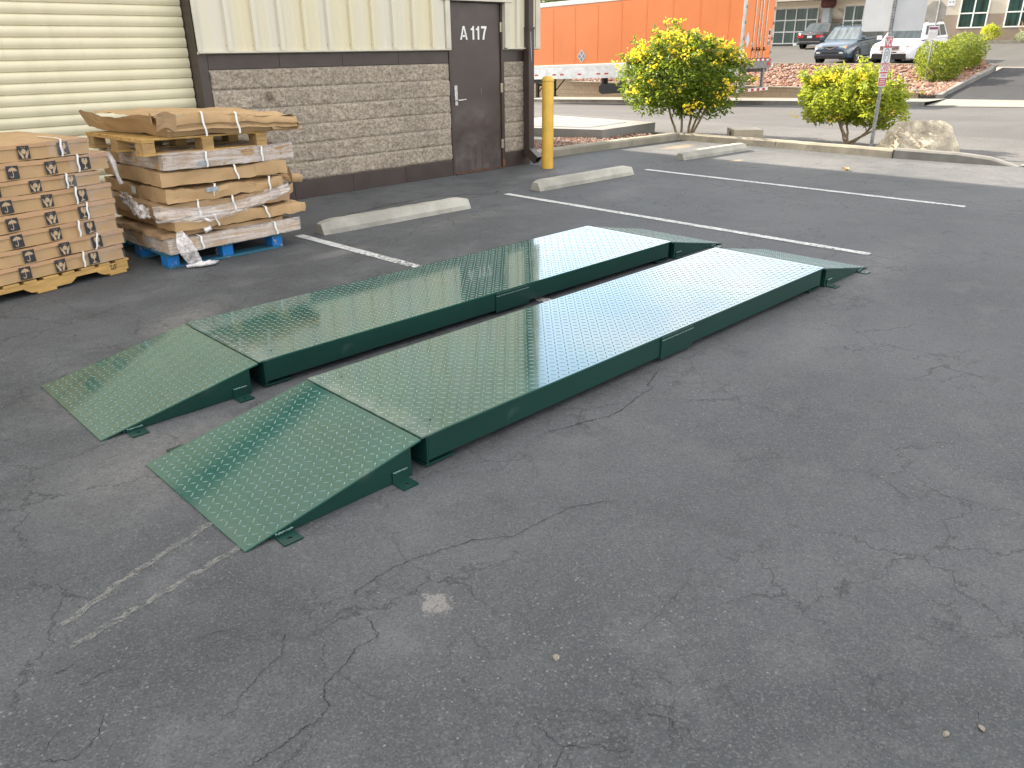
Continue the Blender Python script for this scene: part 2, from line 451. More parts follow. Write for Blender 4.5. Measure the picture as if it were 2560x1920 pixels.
def leafmat(name, c1, c2, trans=.5):
    t = NT(name)
    g = t.node('ShaderNodeNewGeometry')
    a = t.mix(g.outputs['Random Per Island'], c1, c2)
    t.base(a); t.fin(.5, .35)
    tr = t.node('ShaderNodeBsdfTranslucent'); t.set(tr.inputs['Color'], t.mix(.5, a, tuple(min(x * 1.6, 1) for x in c2)))
    mx = t.node('ShaderNodeMixShader'); mx.inputs[0].default_value = trans
    t.l.new(t.b.outputs[0], mx.inputs[1]); t.l.new(tr.outputs[0], mx.inputs[2]); t.l.new(mx.outputs[0], t.out.inputs['Surface'])
    return t.m
M['leaf'] = leafmat('bush_leaves', (.058, .115, .013), (.17, .225, .022))
M['leafyoung'] = leafmat('young_bush_leaves', (.14, .215, .018), (.34, .37, .035))
M['leafhedge'] = leafmat('hedge_leaves', (.06, .12, .018), (.24, .27, .03))
M['leaflime'] = leafmat('lime_leaves', (.26, .33, .03), (.48, .50, .05))
M['leafsilver'] = leafmat('silver_leaves', (.20, .26, .14), (.33, .38, .22))
M['flower'] = leafmat('yellow_flowers', (.75, .50, .015), (.88, .68, .06), .4)
M['bark'] = simple('pale_bark', (.36, .27, .17), .85, .25, 14, bump=.5, bscale=50)
def rocks():
    t = NT('landscape_rock')
    g = t.node('ShaderNodeNewGeometry'); r = g.outputs['Random Per Island']
    a = t.mix(t.ramp(r, .0, 1.0), (.19, .085, .06), (.28, .18, .125))
    a = t.mix(t.ramp(r, .82, .9, 0, .8), a, (.34, .29, .24))
    a = t.mix(t.ramp(t.noise(14, 4), .4, .7, 0, .35), a, (.12, .07, .05))
    t.base(a); t.bump(t.noise(30, 4), .4, .01)
    return t.fin(.85, .25)
M['rock'] = rocks()
def boulder_mat():
    t = NT('tan_boulder')
    n = t.noise(3.4, 7, .72, dist=.25); n2 = t.noise(12, 6, .75)
    a = t.mix(t.ramp(n, .38, .62), (.33, .285, .22), (.60, .53, .40))
    a = t.mix(t.ramp(n2, .5, .7, 0, .6), a, (.24, .20, .15))
    t.base(a); t.bump(t.math('ADD', n, n2), .9, .04)
    return t.fin(.9, .2)
M['boulder'] = boulder_mat()
def cmu(name, c):
    t = NT(name)
    br = t.node('ShaderNodeTexBrick', {'Scale': 1.0, 'Mortar Size': .012, 'Brick Width': .41, 'Row Height': .205, 'Mortar Smooth': .3})
    br.inputs['Color1'].default_value = (*c, 1); br.inputs['Color2'].default_value = (*[x * .88 for x in c], 1); br.inputs['Mortar'].default_value = (*[x * .6 for x in c], 1)
    v = t.node('ShaderNodeSeparateXYZ'); t.l.new(t.tc.outputs['Object'], v.inputs[0])
    cb = t.node('ShaderNodeCombineXYZ'); t.l.new(v.outputs[1], cb.inputs[0]); t.l.new(v.outputs[2], cb.inputs[1])
    t.l.new(cb.outputs[0], br.inputs['Vector'])
    t.base(t.mix(t.ramp(t.noise(20, 5), .4, .7, 0, .3), br.outputs['Color'], tuple(x * .65 for x in c)))
    t.bump(t.math('SUBTRACT', t.noise(40, 4), br.outputs['Fac']), .5, .008)
    return t.fin(.9, .2)
M['cmu'] = cmu('tan_block_masonry', (.30, .245, .17))
M['stucco_cream'] = simple('cream_stucco', (.44, .395, .32), .85, .04, 1.2, bump=.3, bscale=60)
M['stucco_tan'] = simple('tan_stucco', (.24, .19, .145), .85, .05, 1.2, bump=.3, bscale=60)
def glass(name, c, rough=.03):
    t = NT(name)
    a = t.mix(t.ramp(t.noise(.8, 3), .35, .7), c, tuple(x * .4 for x in c))
    st = t.noise(1, 3, .5, t.map((1, 5, .1)))
    t.base(t.mix(t.ramp(st, .4, .6, 0, .5), a, tuple(x * 1.8 for x in c)))
    return t.fin(rough, .35)
M['glass'] = glass('green_office_glass', (.020, .052, .043))
M['carglass'] = glass('car_glass', (.030, .040, .045))
M['carshade'] = glass('windscreen_sunshade', (.10, .12, .13), .08)
def carpaint(name, c, metal=.3):
    t = NT(name); t.base(t.mix(t.noise(2, 2), c, tuple(x * .9 for x in c)))
    return t.fin(.28, .5, metal, Coat_Weight=.8, Coat_Roughness=.05)
M['carblue'] = carpaint('slate_blue_car_paint', (.040, .068, .10))
M['carwhite'] = carpaint('white_car_paint', (.74, .76, .80), 0)
M['carblack'] = carpaint('black_car_paint', (.016, .016, .018), .1)

# ------------------------------------------------------------------ camera
cam = bpy.data.objects.new('camera', bpy.data.cameras.new('camera')); col.objects.link(cam)
cam.data.sensor_width = 36; cam.data.lens = 36 * 1937.0 / 2560
cam.data.clip_start = .05; cam.data.clip_end = 3000
YAW, PITCH, ROLL = .7925, .4100, -.0119
fw = Vector((math.sin(YAW) * math.cos(PITCH), math.cos(YAW) * math.cos(PITCH), -math.sin(PITCH)))
r_ = Vector((math.cos(YAW), -math.sin(YAW), 0)); u_ = r_.cross(fw)
rr = r_ * math.cos(ROLL) + u_ * math.sin(ROLL); uu = -r_ * math.sin(ROLL) + u_ * math.cos(ROLL)
cam.matrix_world = Matrix.Translation((-3.6588, -8.2265, 1.608)) @ Matrix((rr, uu, -fw)).transposed().to_4x4()
scn.camera = cam

# ------------------------------------------------------------------ light
SUN_EL, SUN_AZ = 30.0, 3.0            # degrees above the horizon; degrees from +Y towards -X
s = Vector((-math.sin(R(SUN_AZ)) * math.cos(R(SUN_EL)), math.cos(R(SUN_AZ)) * math.cos(R(SUN_EL)), math.sin(R(SUN_EL))))
L = bpy.data.lights.new('sun', 'SUN'); L.energy = 4.2; L.angle = R(.5); L.color = (1.0, .90, .76)
sun = bpy.data.objects.new('sun', L); col.objects.link(sun)
sun.rotation_euler = s.to_track_quat('Z', 'Y').to_euler(); sun.location = (0, 30, 30)
w = bpy.data.worlds.new('World'); scn.world = w; w.use_nodes = True
wt = w.node_tree; bg = wt.nodes['Background']; bg.inputs['Strength'].default_value = .13
sky = wt.nodes.new('ShaderNodeTexSky'); sky.sky_type = 'NISHITA'; sky.sun_disc = False
sky.sun_elevation = R(SUN_EL); sky.sun_rotation = R(-SUN_AZ); sky.dust_density = 2.0; sky.air_density = 1.0
tcw = wt.nodes.new('ShaderNodeTexCoord'); mp = wt.nodes.new('ShaderNodeMapping'); mp.inputs['Scale'].default_value = (1, 1, 2.6)
wt.links.new(tcw.outputs['Generated'], mp.inputs['Vector'])
nz = wt.nodes.new('ShaderNodeTexNoise'); nz.inputs['Scale'].default_value = 2.3; nz.inputs['Detail'].default_value = 6; nz.inputs['Roughness'].default_value = .55
wt.links.new(mp.outputs[0], nz.inputs['Vector'])
mr = wt.nodes.new('ShaderNodeMapRange'); mr.interpolation_type = 'SMOOTHSTEP'
mr.inputs['From Min'].default_value = .34; mr.inputs['From Max'].default_value = .54; mr.inputs['To Max'].default_value = .93
wt.links.new(nz.outputs['Fac'], mr.inputs['Value'])
mxw = wt.nodes.new('ShaderNodeMix'); mxw.data_type = 'RGBA'
wt.links.new(mr.outputs['Result'], mxw.inputs[0]); wt.links.new(sky.outputs[0], mxw.inputs[6]); mxw.inputs[7].default_value = (5.3, 5.1, 4.85, 1)
wt.links.new(mxw.outputs[2], bg.inputs['Color'])
scn.view_settings.view_transform = 'Standard'; scn.view_settings.look = 'None'; scn.view_settings.gamma = 1
scn.view_settings.exposure = 2.15

# ------------------------------------------------------------------ terrain
def cl(v, a=0.0, b=1.0): return max(a, min(b, v))
def lerp(v, pts):
    if v <= pts[0][0]: return pts[0][1]
    for (a, p), (b, q) in zip(pts, pts[1:]):
        if v <= b: return p + (q - p) * (v - a) / (b - a)
    return pts[-1][1]
def zg(y): return -.57 - .0275 * (cl(y, -14, 34) - 7)
def zstreet(x, y):
    t = cl((x - 10.0) / 16.3)
    return .012 * (1 - t) + zg(y) * (t * t * (3 - 2 * t) * .5 + t * .5)
def zlot(x): return lerp(x, [(36, .62), (38.6, .655), (41.5, .83), (47, 1.27), (56, 1.78)])
def zdrive(x, y): return lerp(x, [(26.3, zg(y) + .01), (29.0, zg(y) * .62), (36.0, .60)])
def zisland(x, y):
    z = lerp(x, [(28.7, -.055), (31.5, .08), (36.0, .66)])
    e = cl((y - 1.7) / 1.2)
    return zdrive(x, 1.6) * (1 - e) + z * e + .09 * (1 - e)

def structure(name, mb, mat, **k): return tag(mb.build(name, mat, **k), kind='structure')
structure('ground', MB().grid(-700, 900, 8, -800, 900, 8, lambda x, y: -2.2), M['land'])
structure('parking_lot', MB().grid(-60, 9.25, 70, -70, .35, 70, lambda x, y: 0.0), M['asphalt'])
structure('verge', MB().grid(5.0, 13.2, 30, -30, 34, 64, lambda x, y: zstreet(max(x, 10), y) if x >= 9.2 else (.05 if y > .2 else -.05)), M['verge'])
structure('street', MB().grid(13.2, 26.32, 40, -60, 80, 80, zstreet), M['street'])
structure('gutter_strip', MB().grid(9.25, 10.0, 2, -30, -5.5, 10, lambda x, y: .016), M['walk'])
structure('far_pavement', MB().grid(26.32, 28.75, 6, 1.35, 80, 60, lambda x, y: zg(y) + .15), M['walk'])
structure('far_gutter_kerb', MB().grid(0, 1, 3, 1.35, 80, 60, lambda u, y: (26.32, y, zg(y) + .15 - u * .17) if u < .9 else (26.31, y, zg(y) - .05)), M['kerbgrey'])
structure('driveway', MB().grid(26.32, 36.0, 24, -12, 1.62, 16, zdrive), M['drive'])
structure('driveway_apron', MB().grid(26.33, 28.5, 6, -12, 1.35, 12, lambda x, y: zdrive(x, y) + .006), M['walk'])
structure('far_parking_lot', MB().grid(36.0, 56, 20, -60, 80, 40, lambda x, y: zlot(x)), M['lot2'])
structure('far_side_ground', MB().grid(26.32, 36.0, 10, -60, -12, 10, lambda x, y: zdrive(x, y)), M['land'])
structure('planted_bank', MB().grid(28.7, 36.0, 60, 1.7, 60, 200, lambda x, y: zisland(x, y) + .05 * (noise.noise(Vector((x * 1.3, y * 1.3, 0))))), M['soil'])

# ------------------------------------------------------------------ ground marks
def ribbon(pts, widths, z=.004):
    mb = MB(); v = []
    n = len(pts)
    for i, p in enumerate(pts):
        a = Vector(pts[max(i - 1, 0)]); b = Vector(pts[min(i + 1, n - 1)])
        d = (b - a).normalized(); q = Vector((-d.y, d.x)); w_ = widths[i]
        v += [(p[0] + q.x * w_, p[1] + q.y * w_, z), (p[0] - q.x * w_, p[1] - q.y * w_, z)]
    mb.add(v, [(2 * i, 2 * i + 1, 2 * i + 3, 2 * i + 2) for i in range(n - 1)])
    return mb
def seg(p, q, n):
    return [(p[0] + (q[0] - p[0]) * i / n, p[1] + (q[1] - p[1]) * i / n) for i in range(n + 1)]
for i, (x0, y0, x1, y1, lb) in enumerate(((.12, -1.70, .17, -5.3, 'white parking line running under the far green platform, worn to speckles'),
                                          (3.0, -1.60, 2.92, -5.92, 'white parking line just beyond the far ends of both green ramps'),
                                          (5.70, -1.70, 5.63, -5.86, 'thin white parking line nearest the sunlit edge of the lot'))):
    pts = seg((x0, y0), (x1, y1), 30)
    mb = ribbon([(0, 0)] + [(p[0] - x0, p[1] - y0) for p in pts[1:]], [.046 + .004 * math.sin(k * 1.7) for k in range(31)])
    o = mb.build('parking_line', M['line'] if i == 0 else M['line2']); o.location = (x0, y0, 0)
    tag(o, lb, 'parking line', 'white parking bay lines')
for pts, lb in (([(-2.70, -5.935), (-3.02, -5.99), (-3.3, -6.04)], 'faint pale scuff line on the asphalt, the longer of two before the near ramp'),
                ([(-2.60, -5.69), (-3.02, -5.81), (-3.29, -5.92)], 'faint broken pale scuff line, the thinner of two before the near ramp')):
    P_ = []
    for a, b in zip(pts, pts[1:]): P_ += seg(a, b, 14)
    P_ = [(x + .006 * math.sin(k * 2.1), y + .006 * math.cos(k * 1.3)) for k, (x, y) in enumerate(P_)]
    tag(ribbon(P_, [.009 + .006 * abs(math.sin(k * .9)) for k in range(len(P_))]).build('scuff_line', M['scuff']), lb, 'scuff mark', 'pale scuff lines on the asphalt')

def crack_path(pts, n=12, amp=.03, seed=0):
    rg = random.Random(seed); out = []
    for a, b in zip(pts, pts[1:]):
        d = Vector((b[0] - a[0], b[1] - a[1])); q = Vector((-d.y, d.x)).normalized()
        for k in range(n):
            t = k / n
            j = noise.noise(Vector((a[0] * 3 + t * d.x * 9, a[1] * 3 + t * d.y * 9, seed))) * amp + rg.uniform(-.34, .34) * amp
            out.append((a[0] + d.x * t + q.x * j, a[1] + d.y * t + q.y * j))
    return out
CR = MB()
cr_list = [([(-.37, -6.09), (-.56, -6.15), (-.56, -6.19), (-.76, -6.21), (-.89, -6.24), (-.99, -6.24), (-1.1, -6.2), (-1.25, -6.16), (-1.34, -6.12)], .0032),
           ([(-1.55, -6.72), (-1.71, -6.62), (-1.8, -6.61), (-1.9, -6.6), (-2.0, -6.59), (-2.12, -6.5), (-2.24, -6.46), (-2.35, -6.43), (-2.43, -6.42), (-2.57, -6.43), (-2.6, -6.45)], .0024),
           ([(-2.62, -6.55), (-2.64, -6.65), (-2.67, -6.66), (-2.72, -6.65), (-2.78, -6.68), (-2.87, -6.71), (-2.89, -6.74), (-2.9, -6.78), (-2.94, -6.8), (-3.0, -6.8), (-3.05, -6.81), (-3.1, -6.81), (-3.16, -6.81)], .0021),
           ([(-2.81, -6.42), (-2.89, -6.52), (-2.96, -6.54), (-3.0, -6.56), (-3.05, -6.58), (-3.08, -6.61), (-3.12, -6.61)], .0016), ([(-3.05, -6.58), (-2.99, -6.62), (-2.96, -6.66)], .001),
           ([(-3.22, -6.23), (-3.28, -6.21), (-3.32, -6.22), (-3.35, -6.21)], .0018), ([(-3.29, -6.11), (-3.34, -6.12), (-3.39, -6.12)], .0018),
           ([(-3.51, -6.41), (-3.49, -6.41), (-3.44, -6.46), (-3.41, -6.45), (-3.37, -6.43), (-3.31, -6.36)], .0016), ([(-3.49, -6.41), (-3.46, -6.37), (-3.41, -6.33)], .0013),
           ([(-3.04, -6.28), (-2.99, -6.28), (-2.94, -6.31)], .0016), ([(-2.46, -7.45), (-2.5, -7.41), (-2.5, -7.38), (-2.57, -7.32), (-2.57, -7.26), (-2.56, -7.22)], .0018), ([(-2.57, -7.32), (-2.63, -7.34), (-2.7, -7.36)], .0018),
           ([(-1.7, -7.15), (-1.8, -7.19), (-1.85, -7.19), (-2.01, -7.21), (-2.16, -7.2)], .001), ([(-.75, -7.46), (-.79, -7.52), (-.69, -7.4), (-.72, -7.31)], .0018), ([(-2.35, -7.38), (-2.31, -7.46), (-2.36, -7.54)], .0014), ([(-1.72, -7.97), (-1.75, -8.03), (-1.85, -8.04)], .001),
           ([(1.2, -5.95), (1.5, -6.2), (1.8, -6.3)], .0025), ([(.9, -1.2), (2.3, -1.05), (2.9, -1.45), (3.2, -1.35)], .007), ([(2.9, -1.45), (2.2, -1.52)], .005),
           ([(2.95, -3.3), (4.0, -3.3), (4.6, -3.1), (5.6, -3.3)], .004), ([(5.4, -4.4), (6.6, -5.2), (8.3, -6.4)], .005), ([(4.2, -2.3), (4.6, -3.1), (4.7, -4.2)], .003),
           ([(7.3, -3.92), (6.9, -3.86), (6.2, -3.7)], .004), ([(8.7, -3.9), (8.9, -4.25), (8.85, -4.6)], .008)]
for k, (pts, w_) in enumerate(cr_list):
    pp = crack_path(pts, 10, .012 if pts[0][1] < -6 else .035, k)
    ww = [w_ * .72 * (.35 + .65 * abs(noise.noise(Vector((i * .37, k, 0)))) * 2) * min(1, .25 + i / 6, .25 + (len(pp) - 1 - i) / 6) for i in range(len(pp))]
    r = ribbon(pp, ww, .003); CR.add(r.v, r.f)
tag(CR.build('asphalt_cracks', M['crack']), 'dark branching cracks in the asphalt', 'cracks', kind='stuff')

def stone(mb, x, y, z, r, rg, mi=0, flat=.6):
    v = []; n = 6
    ax = rg.uniform(0, 6.28); ex = rg.uniform(.75, 1.4)
    rows = ((0.0, 1.0), (.9, .35), (.95, -.3), (.0, -.8))
    for t, h in rows:
        if t == 0: v.append((0, 0, h * r * flat))
        else:
            for k in range(n):
                a = k * 2 * math.pi / n
                q = r * t * rg.uniform(.78, 1.15)
                v.append((q * ex * math.cos(a), q / ex * math.sin(a), h * r * flat * rg.uniform(.75, 1.15)))
    f = [(0, 1 + k, 1 + (k + 1) % n) for k in range(n)] + [(1 + k, 1 + n + k, 1 + n + (k + 1) % n, 1 + (k + 1) % n) for k in range(n)]
    f += [(1 + 2 * n, 1 + n + (k + 1) % n, 1 + n + k) for k in range(n)]
    mb.add(v, f, mi, False, Matrix.Translation((x, y, z)) @ Matrix.Rotation(ax, 4, 'Z') @ Matrix.Rotation(rg.uniform(-.3, .3), 4, 'X'))
GR = MB()
rg = random.Random(3)
for k in range(700):
    x = rg.gauss(-2.4, .6); y = rg.gauss(-6.95, .4)
    if rg.random() < .35: x, y = rg.gauss(-.8, .9), rg.gauss(-6.8, .45)
    if y > -6.05 and x > -2.8: continue
    stone(GR, x, y, .001, rg.choice([.0012, .0016, .0016, .002, .0028, .004]), rg)
M['pebble'] = simple('grey_tan_pebble', (.24, .21, .17), .8, .2, 80)
M['grit'] = simple('pale_grit', (.19, .185, .17), .8, .3, 200)
tag(GR.build('loose_grit', M['grit']), 'pale grit scattered over the asphalt', 'grit', kind='stuff')
GV = MB(); rg = random.Random(5)
for k in range(1500):
    x, y = rg.uniform(5.35, 9.3), rg.uniform(.3, 1.7)
    stone(GV, x, y, .055, rg.uniform(.012, .03), rg)
tag(GV.build('planter_gravel', M['rock']), 'small pink and tan gravel between kerb and concrete pad', 'gravel', kind='stuff')

# ------------------------------------------------------------------ scale platforms and ramps
PL = Vector((-1.9227, -5.9952)); ANG = 1.5891
AX = Vector((math.sin(ANG), math.cos(ANG))); NX = Vector((-math.cos(ANG), math.sin(ANG)))
W_, L_, GAP, H_, RL_, SH = .8809, 3.6141, .369, .1582, .7887, -.0568
ROTZ = math.atan2(AX.y, AX.x)

def lugs(mb, x0, x1, y0, y1, zf, p=.0362, L=.0290, wd=.0074, h=.0022):
    """raised tread-plate lugs over the rectangle; zf maps local x,y to height"""
    nx, ny = int((x1 - x0) / p), int((y1 - y0) / p)
    for i in range(nx):
        for j in range(ny):
            cx, cy = x0 + (i + .5) * p, y0 + (j + .5) * p
            a = math.pi / 4 if (i + j) % 2 else -math.pi / 4
            ca, sa = math.cos(a), math.sin(a)
            v = []
            for (u, w__, hh) in ((-L / 2, 0, 0), (-L * .34, -wd / 2, 0), (L * .34, -wd / 2, 0), (L / 2, 0, 0), (L * .34, wd / 2, 0), (-L * .34, wd / 2, 0), (-L * .36, 0, h), (L * .36, 0, h)):
                x, y = cx + u * ca - w__ * sa, cy + u * sa + w__ * ca
                v.append((x, y, zf(x, y) + hh - (.0004 if hh == 0 else 0)))
            mb.add(v, [(0, 1, 6), (1, 2, 7, 6), (2, 3, 7), (3, 4, 7), (4, 5, 6, 7), (5, 0, 6)], 0, True)

def plate_hole(mb, x0, x1, y0, y1, z0, z1, hx, hy, r, n=12):
    """flat plate with a through hole"""
    ring = [(hx + r * math.cos(2 * math.pi * k / n), hy + r * math.sin(2 * math.pi * k / n)) for k in range(n)]
    out = []
    for k in range(n):
        a = 2 * math.pi * k / n; c_, s_ = math.cos(a), math.sin(a)
        tx = ((x1 - hx) / c_ if c_ > 1e-6 else (x0 - hx) / c_ if c_ < -1e-6 else 1e9); ty = ((y1 - hy) / s_ if s_ > 1e-6 else (y0 - hy) / s_ if s_ < -1e-6 else 1e9)
        t = min(tx, ty); out.append((hx + c_ * t, hy + s_ * t))
    # snap the nearest outer points to the corners
    for cx, cy in ((x0, y0), (x1, y0), (x1, y1), (x0, y1)):
        k = min(range(n), key=lambda q: (out[q][0] - cx) ** 2 + (out[q][1] - cy) ** 2); out[k] = (cx, cy)
    v = [(*p, z1) for p in ring] + [(*p, z1) for p in out] + [(*p, z0) for p in out] + [(*p, z0) for p in ring]
    f = []
    for k in range(n):
        j = (k + 1) % n
        f += [(k, n + k, n + j, j), (n + k, 2 * n + k, 2 * n + j, n + j), (k, j, 3 * n + j, 3 * n + k), (3 * n + k, 3 * n + j, 2 * n + j, 2 * n + k)]
    mb.add(v, f)

def platform(label):
    t = empty('scale_platform', label=label, cat='weighing platform', group='green weighing platforms')
    m = MB(); m.box(0, L_, 0, W_, H_ - .008, H_)
    lugs(m, .004, L_ - .004, .004, W_ - .004, lambda x, y: H_)
    m.build('deck_plate', M['deck'], t)
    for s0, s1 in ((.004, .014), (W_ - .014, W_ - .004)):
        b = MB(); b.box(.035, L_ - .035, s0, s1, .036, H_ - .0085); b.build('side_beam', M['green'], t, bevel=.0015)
    for s0, s1 in ((-.004, .0035), (W_ - .0035, W_ + .004)):
        b = MB(); b.box(1.66, 1.965, s0, s1, .022, H_ - .0095); pl = b.build('splice_plate', M['green'], t, bevel=.0015)
        yy = s0 if s0 < .1 else s1
        wv = MB(); wv.tube([(1.66 + .305 * k / 24, yy, H_ - .028 + .0012 * math.sin(k * 2.1)) for k in range(25)], [.0022 + .0007 * math.sin(k * 3.3) for k in range(25)], 6)
        wv.build('weld_bead', M['weld'], pl)
    for x0, x1 in ((.026, .034), (L_ - .034, L_ - .026)):
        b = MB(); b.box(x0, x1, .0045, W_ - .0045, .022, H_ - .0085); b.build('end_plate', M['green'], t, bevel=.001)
    for x in (.02, L_ - .17):
        for y in (.008, W_ - .118):
            b = MB(); plate_hole(b, x, x + .15, y, y + .11, .010, .020, x + .075, y + .05, .014)
            f = b.build('foot_plate', M['green'], t)
            q = MB(); q.lathe([(0, .0), (.028, 0), (.028, .010), (.018, .0101), (.018, .034), (0, .034)], 14, M=Matrix.Translation((x + (.045 if x < 1 else .1), y + .055, 0)))
            q.build('levelling_foot', M['steel'], f)
    for x in (.13, L_ - .13):
        for y in (.10, W_ - .10):
            bh = MB(); bh.lathe([(.0001, .0008), (.008, .0008), (.0085, -.004)], 12, M=Matrix.Translation((x, y, H_)))
            bh.build('bolt_hole', M['hole'], t)
    return t

def anchor(parent, x0, y, sgn):
    """angle-iron anchor tab welded on the ramp side, local x from x0"""
    m = MB(); a, b = sorted((y, y + sgn * .075))
    plate_hole(m, x0, x0 + .075, a, b, .001, .007, x0 + .0375, y + sgn * .045, .009)
    hgt = min(.052, .148 * (x0 + .02) / RL_ - .008)
    if hgt > .012:
        c, d = sorted((y, y + sgn * .006)); m.box(x0, x0 + .075, c, d, .0071, hgt)
    o = m.build('anchor_tab', M['green'], parent)
    w2 = MB(); w2.tube([(x0 + .002 + .071 * k / 16, y + sgn * .007, max(hgt, .012) + .002 * math.sin(k * 1.9)) for k in range(17)], [.0036 + .0012 * math.sin(k * 2.7) for k in range(17)], 6)
    w2.build('weld_bead', M['weld'], o)

def ramp(label):
    t = empty('access_ramp', label=label, cat='ramp', group='green access ramps')
    zf = lambda x, y: .006 + (H_ - .007 - .006) * x / RL_
    m = MB()
    v = [(0, 0, .0), (0, W_, .0), (RL_, W_, zf(RL_, 0) - .008), (RL_, 0, zf(RL_, 0) - .008), (0, 0, .006), (0, W_, .006), (RL_, W_, zf(RL_, 0)), (RL_, 0, zf(RL_, 0))]
    m.add(v, [(0, 1, 2, 3), (4, 7, 6, 5), (0, 4, 5, 1), (1, 5, 6, 2), (2, 6, 7, 3), (3, 7, 4, 0)])
    lugs(m, .012, RL_ - .004, .004, W_ - .004, zf)
    m.build('ramp_plate', M['rampgreen'], t)
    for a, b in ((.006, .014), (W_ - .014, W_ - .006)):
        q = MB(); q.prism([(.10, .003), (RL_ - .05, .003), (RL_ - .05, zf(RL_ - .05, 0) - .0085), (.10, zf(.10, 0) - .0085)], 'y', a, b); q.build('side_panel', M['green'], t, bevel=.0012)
    q = MB(); q.box(RL_ - .064, RL_ - .052, .0145, W_ - .0145, .003, H_ - .03); q.build('back_panel', M['green'], t)
    for x0 in (.115, RL_ - .150):
        anchor(t, x0, .0055, -1); anchor(t, x0, W_ - .0055, 1)
    return t
for k, lb in ((0, 'green tread plate weighing platform nearer the camera'), (1, 'green tread plate weighing platform beside the wheel stops, the farther of two')):
    o = PL + AX * (k * SH) + NX * (k * (W_ + GAP))
    p = platform(lb) if k == 0 else copy_tree(p0)
    if k == 0: p0 = p
    p.location = (o.x, o.y, 0); p.rotation_euler = (0, 0, ROTZ); p['label'] = lb
rp0 = None
for k, far, lb in ((0, 0, 'green ramp at the near end of the closer platform, facing the camera'), (1, 0, 'green ramp at the near end of the farther platform'),
                   (0, 1, 'green ramp sloping away at the far end of the closer platform'), (1, 1, 'green ramp sloping away at the far end of the farther platform')):
    if rp0 is None: rp0 = q = ramp(lb)
    else: q = copy_tree(rp0)
    o = PL + AX * (k * SH) + NX * (k * (W_ + GAP))
    if not far:
        o = o - AX * (RL_ + .005); q.rotation_euler = (0, 0, ROTZ)
    else:
        o = o + AX * (L_ + RL_ + .005) + NX * W_; q.rotation_euler = (0, 0, ROTZ + math.pi)
    q.location = (o.x, o.y, 0); q['label'] = lb

# ------------------------------------------------------------------ near building
B = empty('industrial_building', (0, 0, 0), label='cream metal building with roller door and stone block base', cat='building')
H_B = 7.0
# roller door, recessed
slat = MB(); pit = .0955
prof = []
z = .02
while z < 3.7:
    prof += [(.182, z), (.170, z + .003), (.166, z + .018), (.160, z + .036), (.163, z + .060), (.171, z + .086), (.182, z + .0915)]
    z += pit
n = len(prof)
slat.add([(-3.52, y, zz) for y, zz in prof] + [(.19, y, zz) for y, zz in prof], [(i, n + i, n + i + 1, i + 1) for i in range(n - 1)], 0, True)
slat.build('roller_door', M['roller'], B, sharp=50)
m = MB(); m.box(.198, .30, -.012, .22, 0, 3.7); m.box(-3.62, -3.53, -.012, .22, 0, 3.7); m.box(-3.53, .198, -.012, .22, 3.62, 3.7)
m.build('door_jamb', M['brown'], B, bevel=.003)
# block panels: real split-face relief in mesh
def block_panel(x0, x1, z0, rows, name, seed):
    mb = MB(); cell = .0125; RH = .2032; BL = .4064
    nx = int((x1 - x0) / cell); nz = int(rows * RH / cell)
    def fn(x, zz):
        r = int(min((zz - z0) / RH, rows - 1e-4)); off = BL * .5 * (r % 2) + .11
        cxx = (x - off) % BL; cz = (zz - z0) % RH
        e = min(cxx + .006, BL - cxx + .006, cz, RH - cz)
        bi = math.floor((x - off) / BL)
        h = .009 * noise.fractal(Vector((x * 11 + bi * 3.1, zz * 11 + r * 7.7, seed)), 1.0, 2.0, 5) + .006 * noise.noise(Vector((x * 4 + bi * 9, zz * 4 + r * 5, seed + 3)))
        k = cl((e - .003) / .016)
        return (x, -.014 * k - h * k + .004 * (1 - cl(e / .006)), zz)
    mb.grid(x0, x1, nx, z0, z0 + rows * RH, nz, fn)
    return mb.build(name, M['block'], B, sharp=80)
block_panel(.30, 3.57, .205, 6, 'block_wall', 1)
block_panel(4.59, 5.10, .205, 6, 'block_wall', 5)
m = MB()
for x0, x1 in ((.302, 3.575), (4.585, 5.12)):
    n = max(1, round((x1 - x0) / .82))
    for i in range(n):
        a, b = x0 + (x1 - x0) * i / n, x0 + (x1 - x0) * (i + 1) / n
        m.box(a + .0015, b - .0015, -.014, .2, 0, .203); m.box(a + .0015, b - .0015, -.008, .2, 1.428, 1.57)
each(m, 'painted_band', M['brown'], B, bevel=.003)
m = MB(); m.box(.30, 3.575, .012, .2, .2035, 1.4275); m.box(4.585, 5.11, .012, .2, .2035, 1.4275); each(m, 'wall_core', M['kerbgrey'], B)
# ribbed siding
def ribbed(mb, x0, x1, z0, z1, y, first, step=.305):
    xs = [(x0, 0)]
    x = first
    while x < x1 - .05:
        if x > x0 + .04: xs += [(x - .034, 0), (x - .026, .034), (x + .020, .034), (x + .036, 0)]
        if x + step / 2 < x1 - .06 and x + step / 2 > x0: xs += [(x + step * .36, 0), (x + step * .39, .004), (x + step * .44, .004), (x + step * .47, 0), (x + step * .60, 0), (x + step * .63, .004), (x + step * .66, .004), (x + step * .69, 0)]
        x += step
    xs.append((x1, 0)); xs.sort()
    n = len(xs)
    mb.add([(a, y - h, z0) for a, h in xs] + [(a, y - h, z1) for a, h in xs], [(i, i + 1, n + i + 1, n + i) for i in range(n - 1)])
m = MB()
ribbed(m, .20, 3.575, 1.60, 3.75, -.045, .545)
ribbed(m, 3.575, 4.60, 2.18, 3.75, -.045, 3.90)
ribbed(m, 4.60, 5.20, 1.60, 3.75, -.045, 4.82)
ribbed(m, -30, 5.20, 3.75, H_B, -.045, -29.8)
ribbed(m, -30, -3.62, .2, 3.75, -.045, -29.8)
m.build('metal_siding', M['siding'], B)
